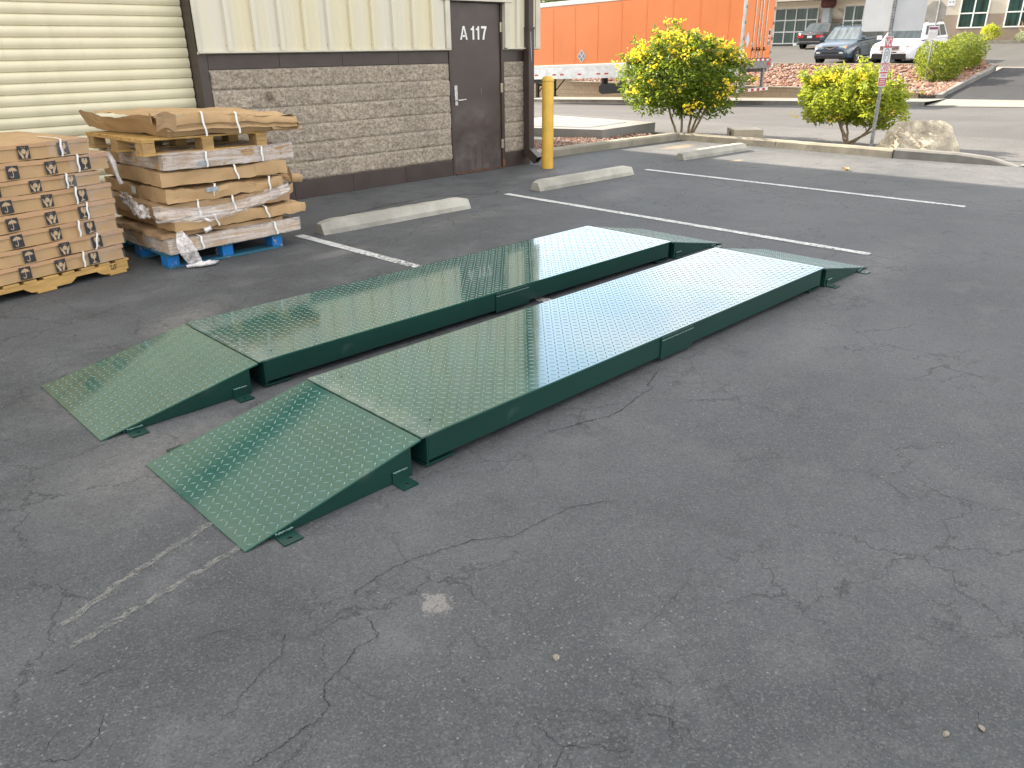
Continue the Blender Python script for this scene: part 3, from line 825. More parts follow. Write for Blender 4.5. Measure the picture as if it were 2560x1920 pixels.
m = MB()
x = .545
while x < 3.5:
    m.lathe([(.0001, .004), (.006, .004), (.007, 0)], 8, M=Matrix.Translation((x - .03, -.046, 1.655)) @ Matrix.Rotation(R(90), 4, 'X')); x += .305
m.build('siding_screws', M['hole'], B)
m = MB()
m.prism([(-.075, 1.585), (-.02, 1.572), (-.02, 1.60), (-.075, 1.60)], 'x', .20, 3.575); m.prism([(-.075, 1.585), (-.02, 1.572), (-.02, 1.60), (-.075, 1.60)], 'x', 4.602, 5.27)
m.build('drip_flashing', M['trim'], B)
m = MB()
m.box(.196, .245, -.062, -.0455, 1.601, H_B); m.box(3.50, 3.578, -.073, -.046, 1.601, 2.16); m.box(4.565, 4.66, -.073, -.046, 1.601, 2.16); m.box(3.46, 4.70, -.08, -.046, 2.162, 2.30)
m.box(3.574, 3.579, -.045, .04, 1.58, 2.16); m.box(4.56, 4.566, -.045, .04, 1.58, 2.16)
m.box(5.18, 5.272, -.07, .06, 1.601, H_B)
each(m, 'corner_trim', M['trim'], B, bevel=.003)
# steel door with frame
m = MB(); m.box(3.576, 3.617, -.02, .1, 0, 2.16); m.box(4.531, 4.584, -.02, .1, 0, 2.16); m.box(3.617, 4.531, -.02, .1, 2.148, 2.1605); m.box(3.617, 4.531, -.06, .1, .0, .012)
m.build('door_frame', M['brown'], B, bevel=.003)
m = MB(); m.box(3.62, 4.528, .004, .05, .022, 2.145); D = m.build('entry_door', M['doorbrown'], B, bevel=.003)
m = MB(); m.box(3.662, 3.712, -.008, .0035, .90, 1.15); m.tube([(3.687, -.008, .965), (3.687, -.05, .965)], .011, 10); m.tube([(3.687, -.048, .965), (3.74, -.05, .966), (3.82, -.05, .972)], [.011, .010, .009], 10)
m.lathe([(.0001, .006), (.012, .006), (.013, 0)], 14, M=Matrix.Translation((3.687, -.008, 1.09)) @ Matrix.Rotation(R(90), 4, 'X'))
m.build('door_handle', M['steel'], D, bevel=.002)
for zz in (.28, 1.03, 1.80):
    m = MB(); m.tube([(4.529, -.012, zz), (4.529, -.012, zz + .12)], .011, 10); m.box(4.533, 4.556, -.0235, -.0205, zz, zz + .12); m.build('hinge', M['gold'], D)
def glyph(x, polys):
    for pl in polys:
        m.prism([(x + a * .165, 1.705 + b * .165) for a, b in pl], 'y', .0012, .0036)
m = MB()
glyph(3.800, [[(0, 0), (.17, 0), (.40, .84), (.40, 1), (.31, 1)], [(.40, 1), (.40, .84), (.63, 0), (.80, 0), (.49, 1)], [(.17, .20), (.63, .20), (.59, .34), (.21, .34)]])
for x in (3.992, 4.085): glyph(x, [[(.18, 0), (.36, 0), (.36, 1), (.24, 1), (.18, .93)], [(0, .70), (.179, .70), (.179, .925), (.12, .84), (0, .81)]])
glyph(4.182, [[(0, .83), (.56, .83), (.60, .90), (.60, 1), (0, 1)], [(.13, 0), (.32, 0), (.37, .30), (.46, .60), (.558, .829), (.375, .829), (.28, .60), (.19, .32)]])
m.build('lettering', M['white_paint'], D)
m = MB(); m.tube([(4.15, .0035, 1.10), (4.165, .003, 1.02)], .0012, 5); m.build('scratch', M['trim'], D)
rustm = simple('rust', (.20, .075, .03), .9, .3, 20, bump=.3)
m = MB(); m.box(3.63, 4.52, .0005, .0035, .0125, .021); m.box(4.534, 4.58, -.0232, -.0203, .0, .13); m.build('rust_stain', rustm, B)
# downpipe
m = MB()
m.box(4.965, 5.075, -.135, -.026, .19, 1.86); m.box(4.972, 5.068, -.130, -.031, 1.86, H_B - .1)
m.box(4.955, 5.085, -.142, -.0255, 1.835, 1.862)
DP = m.build('downpipe', M['brown'], B, bevel=.004)
m = MB()
a = Matrix.Translation((5.02, -.085, .20)) @ Matrix.Rotation(R(8), 4, 'Z') @ Matrix.Rotation(R(-52), 4, 'X')
for q in ((-.062, .062, -.06, -.056), (-.062, .062, .056, .06)): m.box(q[0], q[1], q[2], q[3], -.20, .03, M=a)
for q in ((-.062, -.058), (.058, .062)): m.box(q[0], q[1], -.0555, .0555, -.20, .03, M=a)
m.build('spout', M['brown'], DP)
m = MB(); m.tube([(5.0, -.138, 1.80), (5.005, -.139, 1.62), (5.02, -.138, 1.42)], [.003, .0045, .002], 6); m.build('paint_drip', M['signwhite'], DP)
m = MB(); m.tube([(5.078, -.09, 1.87), (5.078, -.09, H_B - .2)], .008, 8); m.build('conduit', M['steel'], DP)
# hidden mass and roof; unseen rear wing added to cast the lot's shadow edge
m = MB(); m.box(-30, -3.63, -.04, 25, 0, H_B - .02); m.box(-3.625, 5.17, .25, 25, 0, H_B - .02); m.box(-3.625, 5.17, -.03, .249, 3.71, H_B - .02)
m.box(5.171, 6.64, 2.5, 25, 0, H_B - .03); m.build('wall_mass_and_added_wing', M['trim'], B)
m = MB(); m.box(-30.2, 5.33, -.2, 25.2, H_B, H_B + .15); m.box(5.331, 6.66, 2.45, 25.2, H_B - .02, H_B + .14); m.build('roof_and_added_wing_roof', M['brown'], B)

# ------------------------------------------------------------------ bollard, stops, kerbs
m = MB(); m.lathe([(.083, 0), (.083, 1.14), (.079, 1.165), (.078, 1.17), (.086, 1.172), (.086, 1.185), (.083, 1.20), (.070, 1.222), (.045, 1.238), (.0001, 1.244)], 28)
o = m.build('bollard', M['yellow']); o.location = (4.93, -.53, 0); tag(o, 'yellow steel bollard standing by the building corner', 'bollard')

def wheel_stop(x, y, Lg, rz, label, seed):
    m = MB(); rg = random.Random(seed)
    sec = [(-.10, 0), (-.098, .045), (-.058, .118), (.058, .118), (.098, .045), (.10, 0)]
    nst = 40; v = []
    for i in range(nst + 1):
        t = i / nst; xx = -Lg / 2 + Lg * t
        tp = cl(min(t, 1 - t) * Lg / .10)
        for (a, b) in sec:
            k = .72 + .28 * tp
            j = .004 * noise.noise(Vector((xx * 9, a * 30 + b * 20, seed))) - .010 * max(0, noise.noise(Vector((xx * 5, a * 12, seed + 9))) - .25)
            v.append((xx, a * (k if b > 0 else .86 + .14 * tp) + j, max(0, b * (.80 + .20 * tp) + (j if b > 0 else 0))))
    n = len(sec)
    f = [(i * n + q, i * n + q + 1, (i + 1) * n + q + 1, (i + 1) * n + q) for i in range(nst) for q in range(n - 1)]
    m.add(v, [t[::-1] for t in f], 0, False); m.add(v[:n], [tuple(range(n))]); m.add(v[-n:], [tuple(range(n))[::-1]])
    m.build('wheel_stop', M['stop'], bevel=.006)
    o = bpy.context.scene.collection.objects[-1]
    o.location = (x, y, 0); o.rotation_euler = (0, 0, rz)
    tag(o, label, 'wheel stop', 'concrete wheel stops')
wheel_stop(1.205, -1.82, 1.83, R(-2), 'concrete wheel stop nearest the pallet stacks', 1)
wheel_stop(4.32, -1.73, 1.83, R(-2), 'concrete wheel stop in front of the yellow bollard', 2)
wheel_stop(7.73, -1.56, 1.72, R(-4), 'weathered concrete wheel stop in the sunlit corner bay', 3)

def kerb(pts, wd, hs, name, label, mat, seed):
    m = MB(); P_ = []
    for a, b in zip(pts, pts[1:]): P_ += seg(a, b, 24)[:-1]
    P_.append(pts[-1]); n = len(P_); v = []
    for i, p in enumerate(P_):
        a = Vector(P_[max(i - 1, 0)]); b = Vector(P_[min(i + 1, n - 1)]); d = (b - a).normalized(); q = Vector((-d.y, d.x))
        h = hs[0] if len(hs) == 1 else lerp(i / (n - 1), hs)
        for t, zz in ((0, -.05), (0, h - .025), (.025, h), (wd, h), (wd, -.05)):
            j = .006 * noise.noise(Vector((p[0] * 6, p[1] * 6, seed + t * 9 + zz * 5)))
            v.append((p[0] + q.x * (t + j), p[1] + q.y * (t + j), zz + (j if zz > 0 else 0)))
    m.add(v, [(i * 5 + k, i * 5 + k + 1, (i + 1) * 5 + k + 1, (i + 1) * 5 + k) for i in range(n - 1) for k in range(4)])
    m.add(v[:5], [(0, 1, 2, 3, 4)]); m.add(v[-5:], [(4, 3, 2, 1, 0)])
    o = m.build(name, mat)
    return tag(o, label, 'kerb', 'concrete lot kerbs')
kerb([(5.2, .22), (7.4, .14), (9.16, .02)], .16, [.125], 'concrete_kerb', 'cream concrete kerb running from the bollard to the corner', M['kerb'], 1)
kerb([(9.18, .02), (9.14, -1.9)], .17, [.125], 'concrete_kerb', 'cream concrete kerb behind the beige utility box, at the corner', M['kerb'], 2)
kerb([(9.14, -1.905), (9.05, -3.84)], .17, [.125], 'concrete_kerb', 'sunlit concrete kerb in front of the smaller yellow bush', M['kerb'], 4)
kerb([(9.06, -3.86), (9.10, -4.6), (9.20, -5.5)], .17, [(0, .14), (.55, .135), (.8, .10), (1, .0)], 'concrete_kerb', 'grey concrete kerb in front of the boulder, tapering into the ground', M['kerbgrey'], 3)

# concrete utility pad
T = empty('concrete_pad', (8.9, 2.4, 0), label='flat square concrete utility pad beyond the yellow bollard', cat='concrete pad')
m = MB(); Mp = Matrix.Rotation(R(14), 4, 'Z')
ca = [(-1.35, -1.35), (1.35, -1.35), (1.35, 1.35), (-1.35, 1.35)]
m.prism([(8.15 - 8.9, 1.0 - 2.4), (10.0 - 8.9, 1.12 - 2.4), (10.1 - 8.9, 3.9 - 2.4), (7.2 - 8.9, 3.4 - 2.4)], 'z', -.2, .20)
m.build('slab', M['pad'], T, bevel=.01)
m = MB(); m.prism([(8.3 - 8.9, 1.45 - 2.4), (9.6 - 8.9, 1.55 - 2.4), (9.75 - 8.9, 3.3 - 2.4), (7.7 - 8.9, 3.0 - 2.4)], 'z', .2005, .206); m.build('panel', M['padlid'], T)

# utility box
T = empty('utility_box', (9.88, -.88, 0), label='low beige utility box behind the kerb between the two yellow bushes', cat='utility box')
m = MB(); m.prism([(0, 0), (.33, -.40), (.72, -.05), (.38, .36)][::1], 'z', 0, .20, M=Matrix.Translation((-.32, .0, 0)))
m.build('housing', M['beigebox'], T, bevel=.006)
m = MB(); d = Vector((.38, .36, 0)).normalized()
# small black label on the face turned to the camera's left
fx = Matrix.Translation((-.32, .0, 0)) @ Matrix.Rotation(math.atan2(.36, .38), 4, 'Z')
m.box(.20, .31, .001, .006, .05, .16, M=fx); m.build('label_plate', M['ink'], T)

# boulder
def boulder():
    m = MB(); nu, nv = 48, 22; v = []; f = []
    for j in range(nv + 1):
        ph = math.pi * .5 * j / nv
        for i in range(nu):
            th = 2 * math.pi * i / nu
            d = Vector((math.cos(th) * math.cos(ph), math.sin(th) * math.cos(ph), math.sin(ph)))
            # faceted: clip by planes
            rad = 1.0
            for nrm, dd in ((Vector((-.7, -.15, .7)), .68), (Vector((-.75, .5, .45)), .72), (Vector((0, -.95, .25)), .84), (Vector((.1, .1, 1)), .78), (Vector((-.55, -.7, .4)), .80), (Vector((.8, 0, .5)), .8), (Vector((0, .85, .5)), .74)):
                q = d.dot(nrm.normalized())
                if q > .05: rad = min(rad, dd / q)
            rad += .07 * noise.fractal(d * 2.3, 1, 2, 5) + .02 * noise.fractal(d * 9, 1, 2, 3)
            v.append((d.x * rad * .46, d.y * rad * .70, d.z * rad * .62 - .03))
    for j in range(nv):
        for i in range(nu):
            f.append((j * nu + i, j * nu + (i + 1) % nu, (j + 1) * nu + (i + 1) % nu, (j + 1) * nu + i))
    m.add(v, f, 0, True)
    o = m.build('boulder', M['boulder'], sharp=32); o.location = (10.0, -3.82, 0)
    tag(o, 'large tan boulder behind the kerb beside the leaning signpost', 'boulder')
boulder()

# dry leaf
m = MB(); m.grid(-.055, .055, 8, -.03, .03, 4, lambda x, y: (x, y * (1 - (x / .06) ** 2), .012 + .03 * abs(y) / .03 * .6 + .012 * math.sin(x * 60)))
m.grid(-.03, .03, 6, -.02, .02, 3, lambda x, y: (x + .02, y + .03, .02 + .016 * math.cos(x * 90) + abs(y) * .6))
o = m.build('fallen_leaf', M['leafdry']); o.location = (7.38, -3.86, 0); o.rotation_euler = (0, 0, .6); tag(o, 'curled dry leaf lying on the asphalt', 'leaf')
for x, y, r, lb in ((-2.35, -7.10, .011, 'small tan pebble in the foreground asphalt, nearest the platform'), (-1.87, -7.99, .009, 'tiny tan pebble at the lower right foreground'), (-1.79, -8.05, .010, 'pale crumbled pebble at the lower right foreground corner')):
    m = MB(); stone(m, 0, 0, r * .4, r, random.Random(int(r * 1e4))); o = m.build('pebble', M['pebble']); o.location = (x, y, 0); tag(o, lb, 'pebble', 'pebbles on the asphalt')

# ------------------------------------------------------------------ pallets and cartons
def block_pallet(name, wd, dp, top, blk, label, worn):
    t = empty(name, label=label, cat='pallet')
    xs = (0, wd / 2 - .05, wd - .10); ys = (0, dp / 2 - .07, dp - .14)
    m = MB()
    for y in ys: m.box(0, wd, y, y + .14, 0, .018)
    m.build('bottom_boards', worn, t, bevel=.002)
    for x in xs:
        for y in ys:
            q = MB(); q.box(x + .004, x + .10, y + .005, y + .135, .0185, .0965); q.build('block', blk, t, bevel=.003)
    m = MB()
    for x in xs: m.box(x, x + .10, 0, dp, .097, .112)
    m.build('stringer_boards', worn, t, bevel=.002)
    m = MB(); nb = 7
    for i in range(nb):
        y = (dp - .10) * i / (nb - 1); m.box(0, wd, y, y + .10, .1125, .127)
    m.build('top_boards', top, t, bevel=.002)
    return t
pb = block_pallet('wooden_pallet', 1.03, 1.20, M['blueworn'], M['bluewood'], 'blue painted wooden pallet on the ground under crumpled cartons', M['blueworn'])
pb.location = (-1.25, -2.0, 0)
pw = block_pallet('wooden_pallet', 1.05, 1.10, M['pine'], M['pineblock'], 'plain pine pallet high in the stack under the crumpled top carton', M['pine'])
pw.location = (-1.27, -1.98, .874); pw.rotation_euler = (R(-.4), R(.8), R(1.0))

def crumple(mb, x0, x1, y0, y1, z0, z1, seed, amp, res=.045, sag=0.0, twist=0.0, mi=0, corner=.0, lip=0.0):
    """dented carton: every face a fine grid pushed about by noise"""
    def disp(p):
        q = Vector(p)
        fx = (q.x - x0) / (x1 - x0); fy = (q.y - y0) / (y1 - y0); fz = (q.z - z0) / (z1 - z0)
        n = Vector((noise.noise(q * 5 + Vector((seed, 0, 0))), noise.noise(q * 5 + Vector((0, seed, 4))), noise.noise(q * 3.5 + Vector((9, 4, seed)))))
        n2 = Vector((noise.noise(q * 17 + Vector((seed, 3, 0))), noise.noise(q * 17 + Vector((2, seed, 4))), noise.noise(q * 14 + Vector((9, 1, seed)))))
        e = q + Vector((n.x, n.y, n.z * .55)) * amp + n2 * amp * .6
        cx = min(fx, 1 - fx); cy = min(fy, 1 - fy); edge = math.exp(-min(cx, cy) * 14)
        e.z -= corner * edge * (.5 + n.x) * fz
        e.z += sag * (fx - .5) + twist * (fx - .5) * (fy - .5)
        if lip: e.y -= lip * max(0, fz - .75) * 4 * (1 if fy < .02 else 0)
        return e
    def face(u0, u1, v0, v1, fn):
        nu = max(2, round((u1 - u0) / res)); nv = max(2, round((v1 - v0) / res))
        mb.grid(u0, u1, nu, v0, v1, nv, lambda a, b: tuple(disp(fn(a, b))), mi, True)
    face(x0, x1, y0, y1, lambda a, b: (a, b, z1)); face(x0, x1, z0, z1, lambda a, b: (a, y0, b))
    mb.grid(0, 1, 2, 0, 1, 2, lambda a, b: tuple(disp((x0 + a * (x1 - x0), y1 - b * (y1 - y0), z0))), mi, True)
    face(-y1, -y0, z0, z1, lambda a, b: (x0, -a, b)); face(y0, y1, z0, z1, lambda a, b: (x1, a, b)); face(-x1, -x0, z0, z1, lambda a, b: (-a, y1, b))

def strap(parent, x, yf, z0, z1, dx=.03, wd=.008, name='strap', depth=.25, lean=0.0):
    m = MB(); pts = []
    for k in range(9):
        t = k / 8; pts.append((x + lean * t + .004 * math.sin(k), yf - .005 - .006 * math.sin(t * math.pi), z0 + (z1 - z0) * t))
    for k in range(1, 5): pts.append((x + lean + dx * k / 4 * .2, yf + depth * k / 4, z1 + .006))
    v = []; 
    for p in pts: v += [(p[0] - wd, p[1], p[2]), (p[0] + wd, p[1], p[2])]
    m.add(v, [(2 * i, 2 * i + 1, 2 * i + 3, 2 * i + 2) for i in range(len(pts) - 1)], 0, True)
    return m.build(name, M['strap'], parent)

def film_wrap(parent, x0, x1, y0, y1, z0, z1, seed, sag=0.0, mat=None, amp=.012):
    m = MB(); crumple(m, x0 - .008, x1 + .008, y0 - .008, y1 + .008, z0 - .003, z1 + .006, seed, amp, .04, sag)
    return m.build('film', mat or M['film'], parent)

stack_group = 'crumpled cartons on the blue pallet'
def carton(x0, x1, y0, y1, z0, z1, seed, amp, label, mat, sag=0.0, twist=0.0, straps=(), wrap=False, corner=.02):
    cx, cy = (x0 + x1) / 2, (y0 + y1) / 2
    t = empty('carton', (cx, cy, z0), label=label, cat='carton', group=stack_group); jr = random.Random(seed); t.rotation_euler = (R(jr.uniform(-.6, .2)), R(jr.uniform(-.35, .35)), R(jr.uniform(-1.6, 1.6)))
    a = (x0 - cx, x1 - cx, y0 - cy, y1 - cy, 0, z1 - z0)
    m = MB(); crumple(m, *a, seed, amp * 1.6, .04, sag, twist, 0, corner); m.build('box', mat, t, sharp=24)
    for x, ln in straps:
        fx = (x - x0) / (x1 - x0) - .5
        strap(t, x - cx, a[2] - (.014 if wrap else .006), sag * fx - .002, (z1 - z0) + sag * fx + .002, lean=ln)
    if wrap: film_wrap(t, *a, seed + 2, sag)
    return t
c1 = carton(-1.25, -.07, -2.04, -.84, .130, .232, 11, .012, 'film wrapped flat carton lying directly on the blue pallet', M['card'], .01, 0, ((-.98, -.012), (-.30, -.018)), True)
cb = carton(-1.27, -.20, -1.99, -.86, .236, .278, 12, .018, 'flattened torn carton squeezed low in the stack, second above the blue pallet', M['card2'], .0, .03)
c2 = carton(-1.16, .02, -2.03, -.84, .284, .378, 13, .014, 'dented carton jutting out to the right, third above the blue pallet', M['card'], -.005, 0, ((-.80, -.03), (-.34, -.03)))
c3 = carton(-1.24, -.10, -2.00, -.80, .386, .505, 14, .013, 'carton half covered by a drooping sheet of film', M['card2'], .005, 0, ((-.93, -.006), (-.62, -.02)))
c4 = carton(-1.18, -.15, -2.01, -.80, .510, .622, 15, .015, 'carton with grey tape under its strap, middle of the stack', M['card'], .002, .02, ((-.80, .02), (-.29, .0)), corner=.035)
c5 = carton(-1.18, -.09, -2.01, -.80, .632, .748, 16, .011, 'plain carton with a torn hole at its right end, under the film wrapped one', M['card'], -.008, 0, ((-.55, -.03),))
c6 = carton(-1.17, -.04, -2.02, -.80, .757, .872, 17, .009, 'film wrapped carton directly under the pine pallet', M['card2'], -.01, 0, ((-.83, .0), (-.34, .0)), True)
for par, x, zz, w_, h_ in ((c4, -.81, .075, .05, .035), (c6, -.86, .03, .045, .03)):
    m = MB(); q = par.location; m.box(x - w_ - q.x, x + w_ - q.x, -2.034 - q.y, -2.032 - q.y, zz - h_ / 2, zz + h_ / 2); m.build('tape_patch', M['greytape'], par)
m = MB(); q = c4.location; m.box(-1.201 - q.x, -1.1985 - q.x, -1.48 - q.y, -1.40 - q.y, .03, .085); m.build('paper_label', M['label'], c4)
# bent cardboard flap and curled sheet poking out at the right
t = empty('cardboard_flap', (-.10, -1.9, .50), label='bent cardboard flap sticking out at the right of the stack', cat='cardboard flap')
m = MB()
m.grid(0, 1, 10, 0, 1, 4, lambda a, b: (a * .33, .10 + .12 * a * a - .02 * math.sin(b * 3), .06 - .085 * a + b * .075 + .006 * math.sin(a * 9)))
m.grid(0, 1, 10, 0, 1, 4, lambda a, b: (a * .33, .104 + .12 * a * a - .02 * math.sin(b * 3), .06 - .085 * a + b * .075 + .006 * math.sin(a * 9)))
m.build('sheet', M['card'], t)
m = MB(); pts = [(.02, -.02, .20), (.07, -.02, .17), (.085, -.04, .10), (.06, -.08, .04), (.0, -.10, .02)]
v = []
for p in pts: v += [p, (p[0], p[1] + .01, p[2] - .08)]
m.add(v, [(2 * i, 2 * i + 1, 2 * i + 3, 2 * i + 2) for i in range(len(pts) - 1)], 0, True); m.build('curl', M['card2'], t)

# crumpled carton on top of everything
t = empty('crumpled_carton', (-.6, -1.4, 1.0), label='big crumpled open carton lying on top of the pine pallet', cat='carton', group=stack_group)
m = MB()
def topz(fx, fy): return .14 - .035 * fx + .02 * math.sin(fx * 5) * (1 - fy)
def dn(p, s, a): return Vector((noise.noise(Vector(p) * 5 + Vector((s, 0, 0))), noise.noise(Vector(p) * 5 + Vector((0, s, 0))), noise.noise(Vector(p) * 6 + Vector((0, 0, s))))) * a + Vector((noise.noise(Vector(p) * 19), noise.noise(Vector(p) * 19 + Vector((4, 0, 0))), noise.noise(Vector(p) * 16 + Vector((0, 7, 0))))) * a * .35
def topface(u, v_):
    x = -.52 + u * 1.16 - (1 - v_) * 0 ; y = -.64 + v_ * 1.26
    p = (x - .10 * v_ * (1 - u), y, topz(u, v_) + .012)
    return tuple(Vector(p) + dn(p, 3, .018))
m.grid(0, 1, 34, 0, 1, 30, topface)
def front(u, v_):
    x = -.52 + u * 1.16; y = -.64 - .03 * math.sin(v_ * 3.1) + .05 * (1 - v_)
    z = topz(u, 0) * v_ + .012 + (1 - v_) * (-.01 - .03 * u * u)
    x += .05 * (1 - v_) * (1 - u) * 1.0
    fold = .012 * math.sin((v_ - .35) * 14) if .2 < v_ < .6 else 0
    p = (x, y + fold, z); return tuple(Vector(p) + dn(p, 8, .014))
m.grid(0, 1, 44, 0, 1, 10, front)
def right(u, v_):
    p = (.64 + .01 * math.sin(v_ * 5), -.64 + u * 1.26, (topz(1, u)) * v_ + .0 - .02 * (1 - v_)); return tuple(Vector(p) + dn(p, 4, .012))
m.grid(0, 1, 20, 0, 1, 6, right)
def left(u, v_):   # long flap folded out to the left and back
    x0, x1 = -.53, -.66; t_ = u
    p = (-.52 - .16 * math.sin(t_ * 1.5) + (.10) * (1 - v_) * (1 - .3 * t_), -.62 + 1.25 * t_, (.142 + .02 * math.sin(t_ * 9)) * v_ + .005 + .02 * (1 - v_) * t_)
    return tuple(Vector(p) + dn(p, 6, .02))
m.grid(0, 1, 34, 0, 1, 8, left)
m.grid(0, 1, 3, 0, 1, 3, lambda a, b: (-.45 + 1.05 * a, -.55 + 1.1 * b, .004))
m.build('box', M['card'], t, sharp=24)
def earflap(u, v_):
    p = (-.57 + u * .16, -.655 + .02 * u - .018 * v_, .05 + .125 * v_ + .02 * math.sin(u * 4)); return tuple(Vector(p) + dn(p, 9, .016))
m = MB(); m.grid(0, 1, 8, 0, 1, 8, earflap); m.build('torn_flap', M['card2'], t, sharp=24); m = MB(); m.grid(0, 1, 6, 0, 1, 5, lambda u, v_: tuple(Vector((-.58 + .05 * u, -.63 + .16 * u, .10 + .08 * v_)) + dn((u, v_, 0), 5, .015))); m.build('torn_flap', M['card2'], t, sharp=24); m = MB()
m.grid(0, 1, 8, 0, 1, 3, lambda u, v_: tuple(Vector((.40 + .34 * u, -.64 + .06 * u, -.005 - .02 * u + .03 * v_ * (1 - u))) + dn((u, v_, 4), 5, .012)))
m.build('torn_flap', M['card2'], t, sharp=24)
for x in (-.19, .09): strap(t, x, -.665, -.005, topz((x + .52) / 1.16, 0) + .022, depth=.02, lean=-.02)
m = MB(); m.tube([(-.13, -.30, .118), (.1, -.42, .105), (.25, -.5, .10)], .004, 5); m.build('cord', M['strap'], t)

# loose film hanging off the stack
t = empty('plastic_film', (-.7, -2.0, 0), label='torn clear plastic film drooping around the carton stack down to the ground', cat='plastic film')
m = MB()
def band(u, v_):
    x = -1.30 + u * 1.27; top = .515 - .10 * math.sin(min(u * 1.35, 1) * math.pi) * .55 + .10 * max(0, u - .72) * 2.2
    z = top - (1 - v_) * (.125 - .04 * u)
    y = -2.045 - .035 * math.sin(u * math.pi) - .012 * math.sin(v_ * 6)
    if u > .93: y += (u - .93) * 3.2
    p = (x + .7, y + 2.0, z); return tuple(Vector(p) + dn((u * 3, v_, 1), 5, .014))
m.grid(0, 1, 60, 0, 1, 10, band); m.build('draped_band', M['film'], t)
def sideband(u, v_):
    p = (-1.31 + .7 - .02 * math.sin(u * 6), -2.0 + .02 + u * .55 + 2.0, .50 + .07 * u - (1 - v_) * (.08 + .05 * math.sin(u * 3))); return tuple(Vector(p) + dn((u * 3, v_, 7), 5, .03))
m = MB(); m.grid(0, 1, 24, 0, 1, 8, sideband); m.build('side_fold', M['filmdense'], t)
def tail(u, v_):
    wd = .025 + .06 * math.sin(min(1, v_ * 1.3) * math.pi * .5) * (1.3 - .8 * v_)
    x = -1.14 + (u - .5) * 2 * wd + .09 * v_ * v_; y = -2.075 - .03 * math.sin(v_ * 3) - .03 * math.sin(u * 11) * .3; z = .30 - .28 * v_
    p = (x + .7, y + 2.0, max(z, .01)); return tuple(Vector(p) + dn((u * 2, v_ * 3, 2), 7, .012))
m = MB(); m.grid(0, 1, 14, 0, 1, 22, tail)
for k in range(5): m.tube([(-.35 + .02 * k - .09, -.085 - .012 * k, .02), (-.30 + .03 * k - .06, -.12 - .01 * k, .03 + .01 * (k % 2)), (-.25 + .03 * k - .05, -.10, .018)], [.012, .016, .006], 6)
m.build('hanging_tail', M['filmdense'], t)
m = MB(); m.tube([(-1.31 + .7, .62, .86), (-1.33 + .7, .50, .80), (-1.34 + .7, .44, .70), (-1.33 + .7, .42, .64)], [.016, .022, .014, .02], 8); m.build('twisted_rope', M['filmdense'], t)
m = MB(); m.tube([(-.13 + .0, -.07, .395), (-.05, -.085, .34), (-.06, -.085, .29), (-.11, -.075, .275)], [.012, .014, .018, .022], 8, M=Matrix.Translation((-.13, 0, 0))); m.build('knot', M['filmdense'], t)

# left stack: printed cartons on a stringer pallet
LS = Vector((-1.51, -1.82)); LA = math.atan2(.206, .979)
ULEFT = Vector((-.979, -.206))
def lay(t, z, shift=0.0, rz=0.0):
    p = LS + ULEFT * (-shift); t.location = (p.x, p.y, z); t.rotation_euler = (0, 0, LA + rz)
pp = empty('wooden_pallet', label='pine pallet with notched stringers under the printed cartons', cat='pallet')
lay(pp, 0, .02)
# local frame: x=0 right end, negative x to the left, y=0 front, +y back
nt = [(-1.22, .022), (-1.22, .092), (0.0, .092), (0.0, .030), (-.03, .022), (-.20, .022), (-.23, .034), (-.26, .058), (-.42, .058), (-.45, .034), (-.47, .022), (-.76, .022), (-.78, .034), (-.81, .058), (-.97, .058), (-1.0, .034), (-1.02, .022)]
for y in (0, .47, .96):
    m = MB(); m.prism(nt[::-1], 'y', y, y + .038); m.build('stringer', M['pine'], pp, bevel=.002)
m = MB()
for k in range(9):
    x = -1.22 + k * .1405; m.box(x, x + (.09 if k % 2 else .11), -.004, 1.0, .0925, .110)
m.build('top_boards', M['pine'], pp, bevel=.002)
m = MB()
for x in (-1.2, -.72, -.16): m.box(x, x + .14, -.003, 1.0, .004, .0215)
m.build('bottom_boards', M['pine'], pp, bevel=.002)
text('stamp', 'HT', .035, M['ink'], pp, (-.12, -.0015, .052), (R(90), 0, 0), .001, .0003)
text('stamp', 'US - 816', .018, M['ink'], pp, (-.12, -.0015, .078), (R(90), 0, 0), .0006, .0003)

def icon_umbrella(m):
    c = (0, .004); n = 16; r = .030
    top = [(c[0] + r * math.cos(math.pi * k / n), c[1] + r * .92 * math.sin(math.pi * k / n)) for k in range(n + 1)]
    bot = []
    for s_ in range(4):
        for k in range(1, 6):
            u = (s_ + k / 5) / 4; x = -r + 2 * r * u; bot.append((x, c[1] + .007 * math.sin(math.pi * k / 5)))
    m.prism((top + bot[:-1]), 'y', -.0016, -.0004)
    m.prism([(-.0022, -.022), (.0022, -.022), (.0022, .008), (-.0022, .008)], 'y', -.0017, -.0004); m.prism([(-.0022, .033), (.0022, .033), (.0012, .040), (-.0012, .040)], 'y', -.0016, -.0004)
    J = [(-.0022 - .007 + .007 * math.cos(a) , -.022 + .008 * math.sin(a)) for a in [-math.pi * k / 8 for k in range(9)]]
    J2 = [(-.0022 - .007 + .0115 * math.cos(a), -.022 + .0125 * math.sin(a)) for a in [-math.pi * k / 8 for k in range(9)]]
    m.prism((J + J2[::-1]), 'y', -.0017, -.0004)
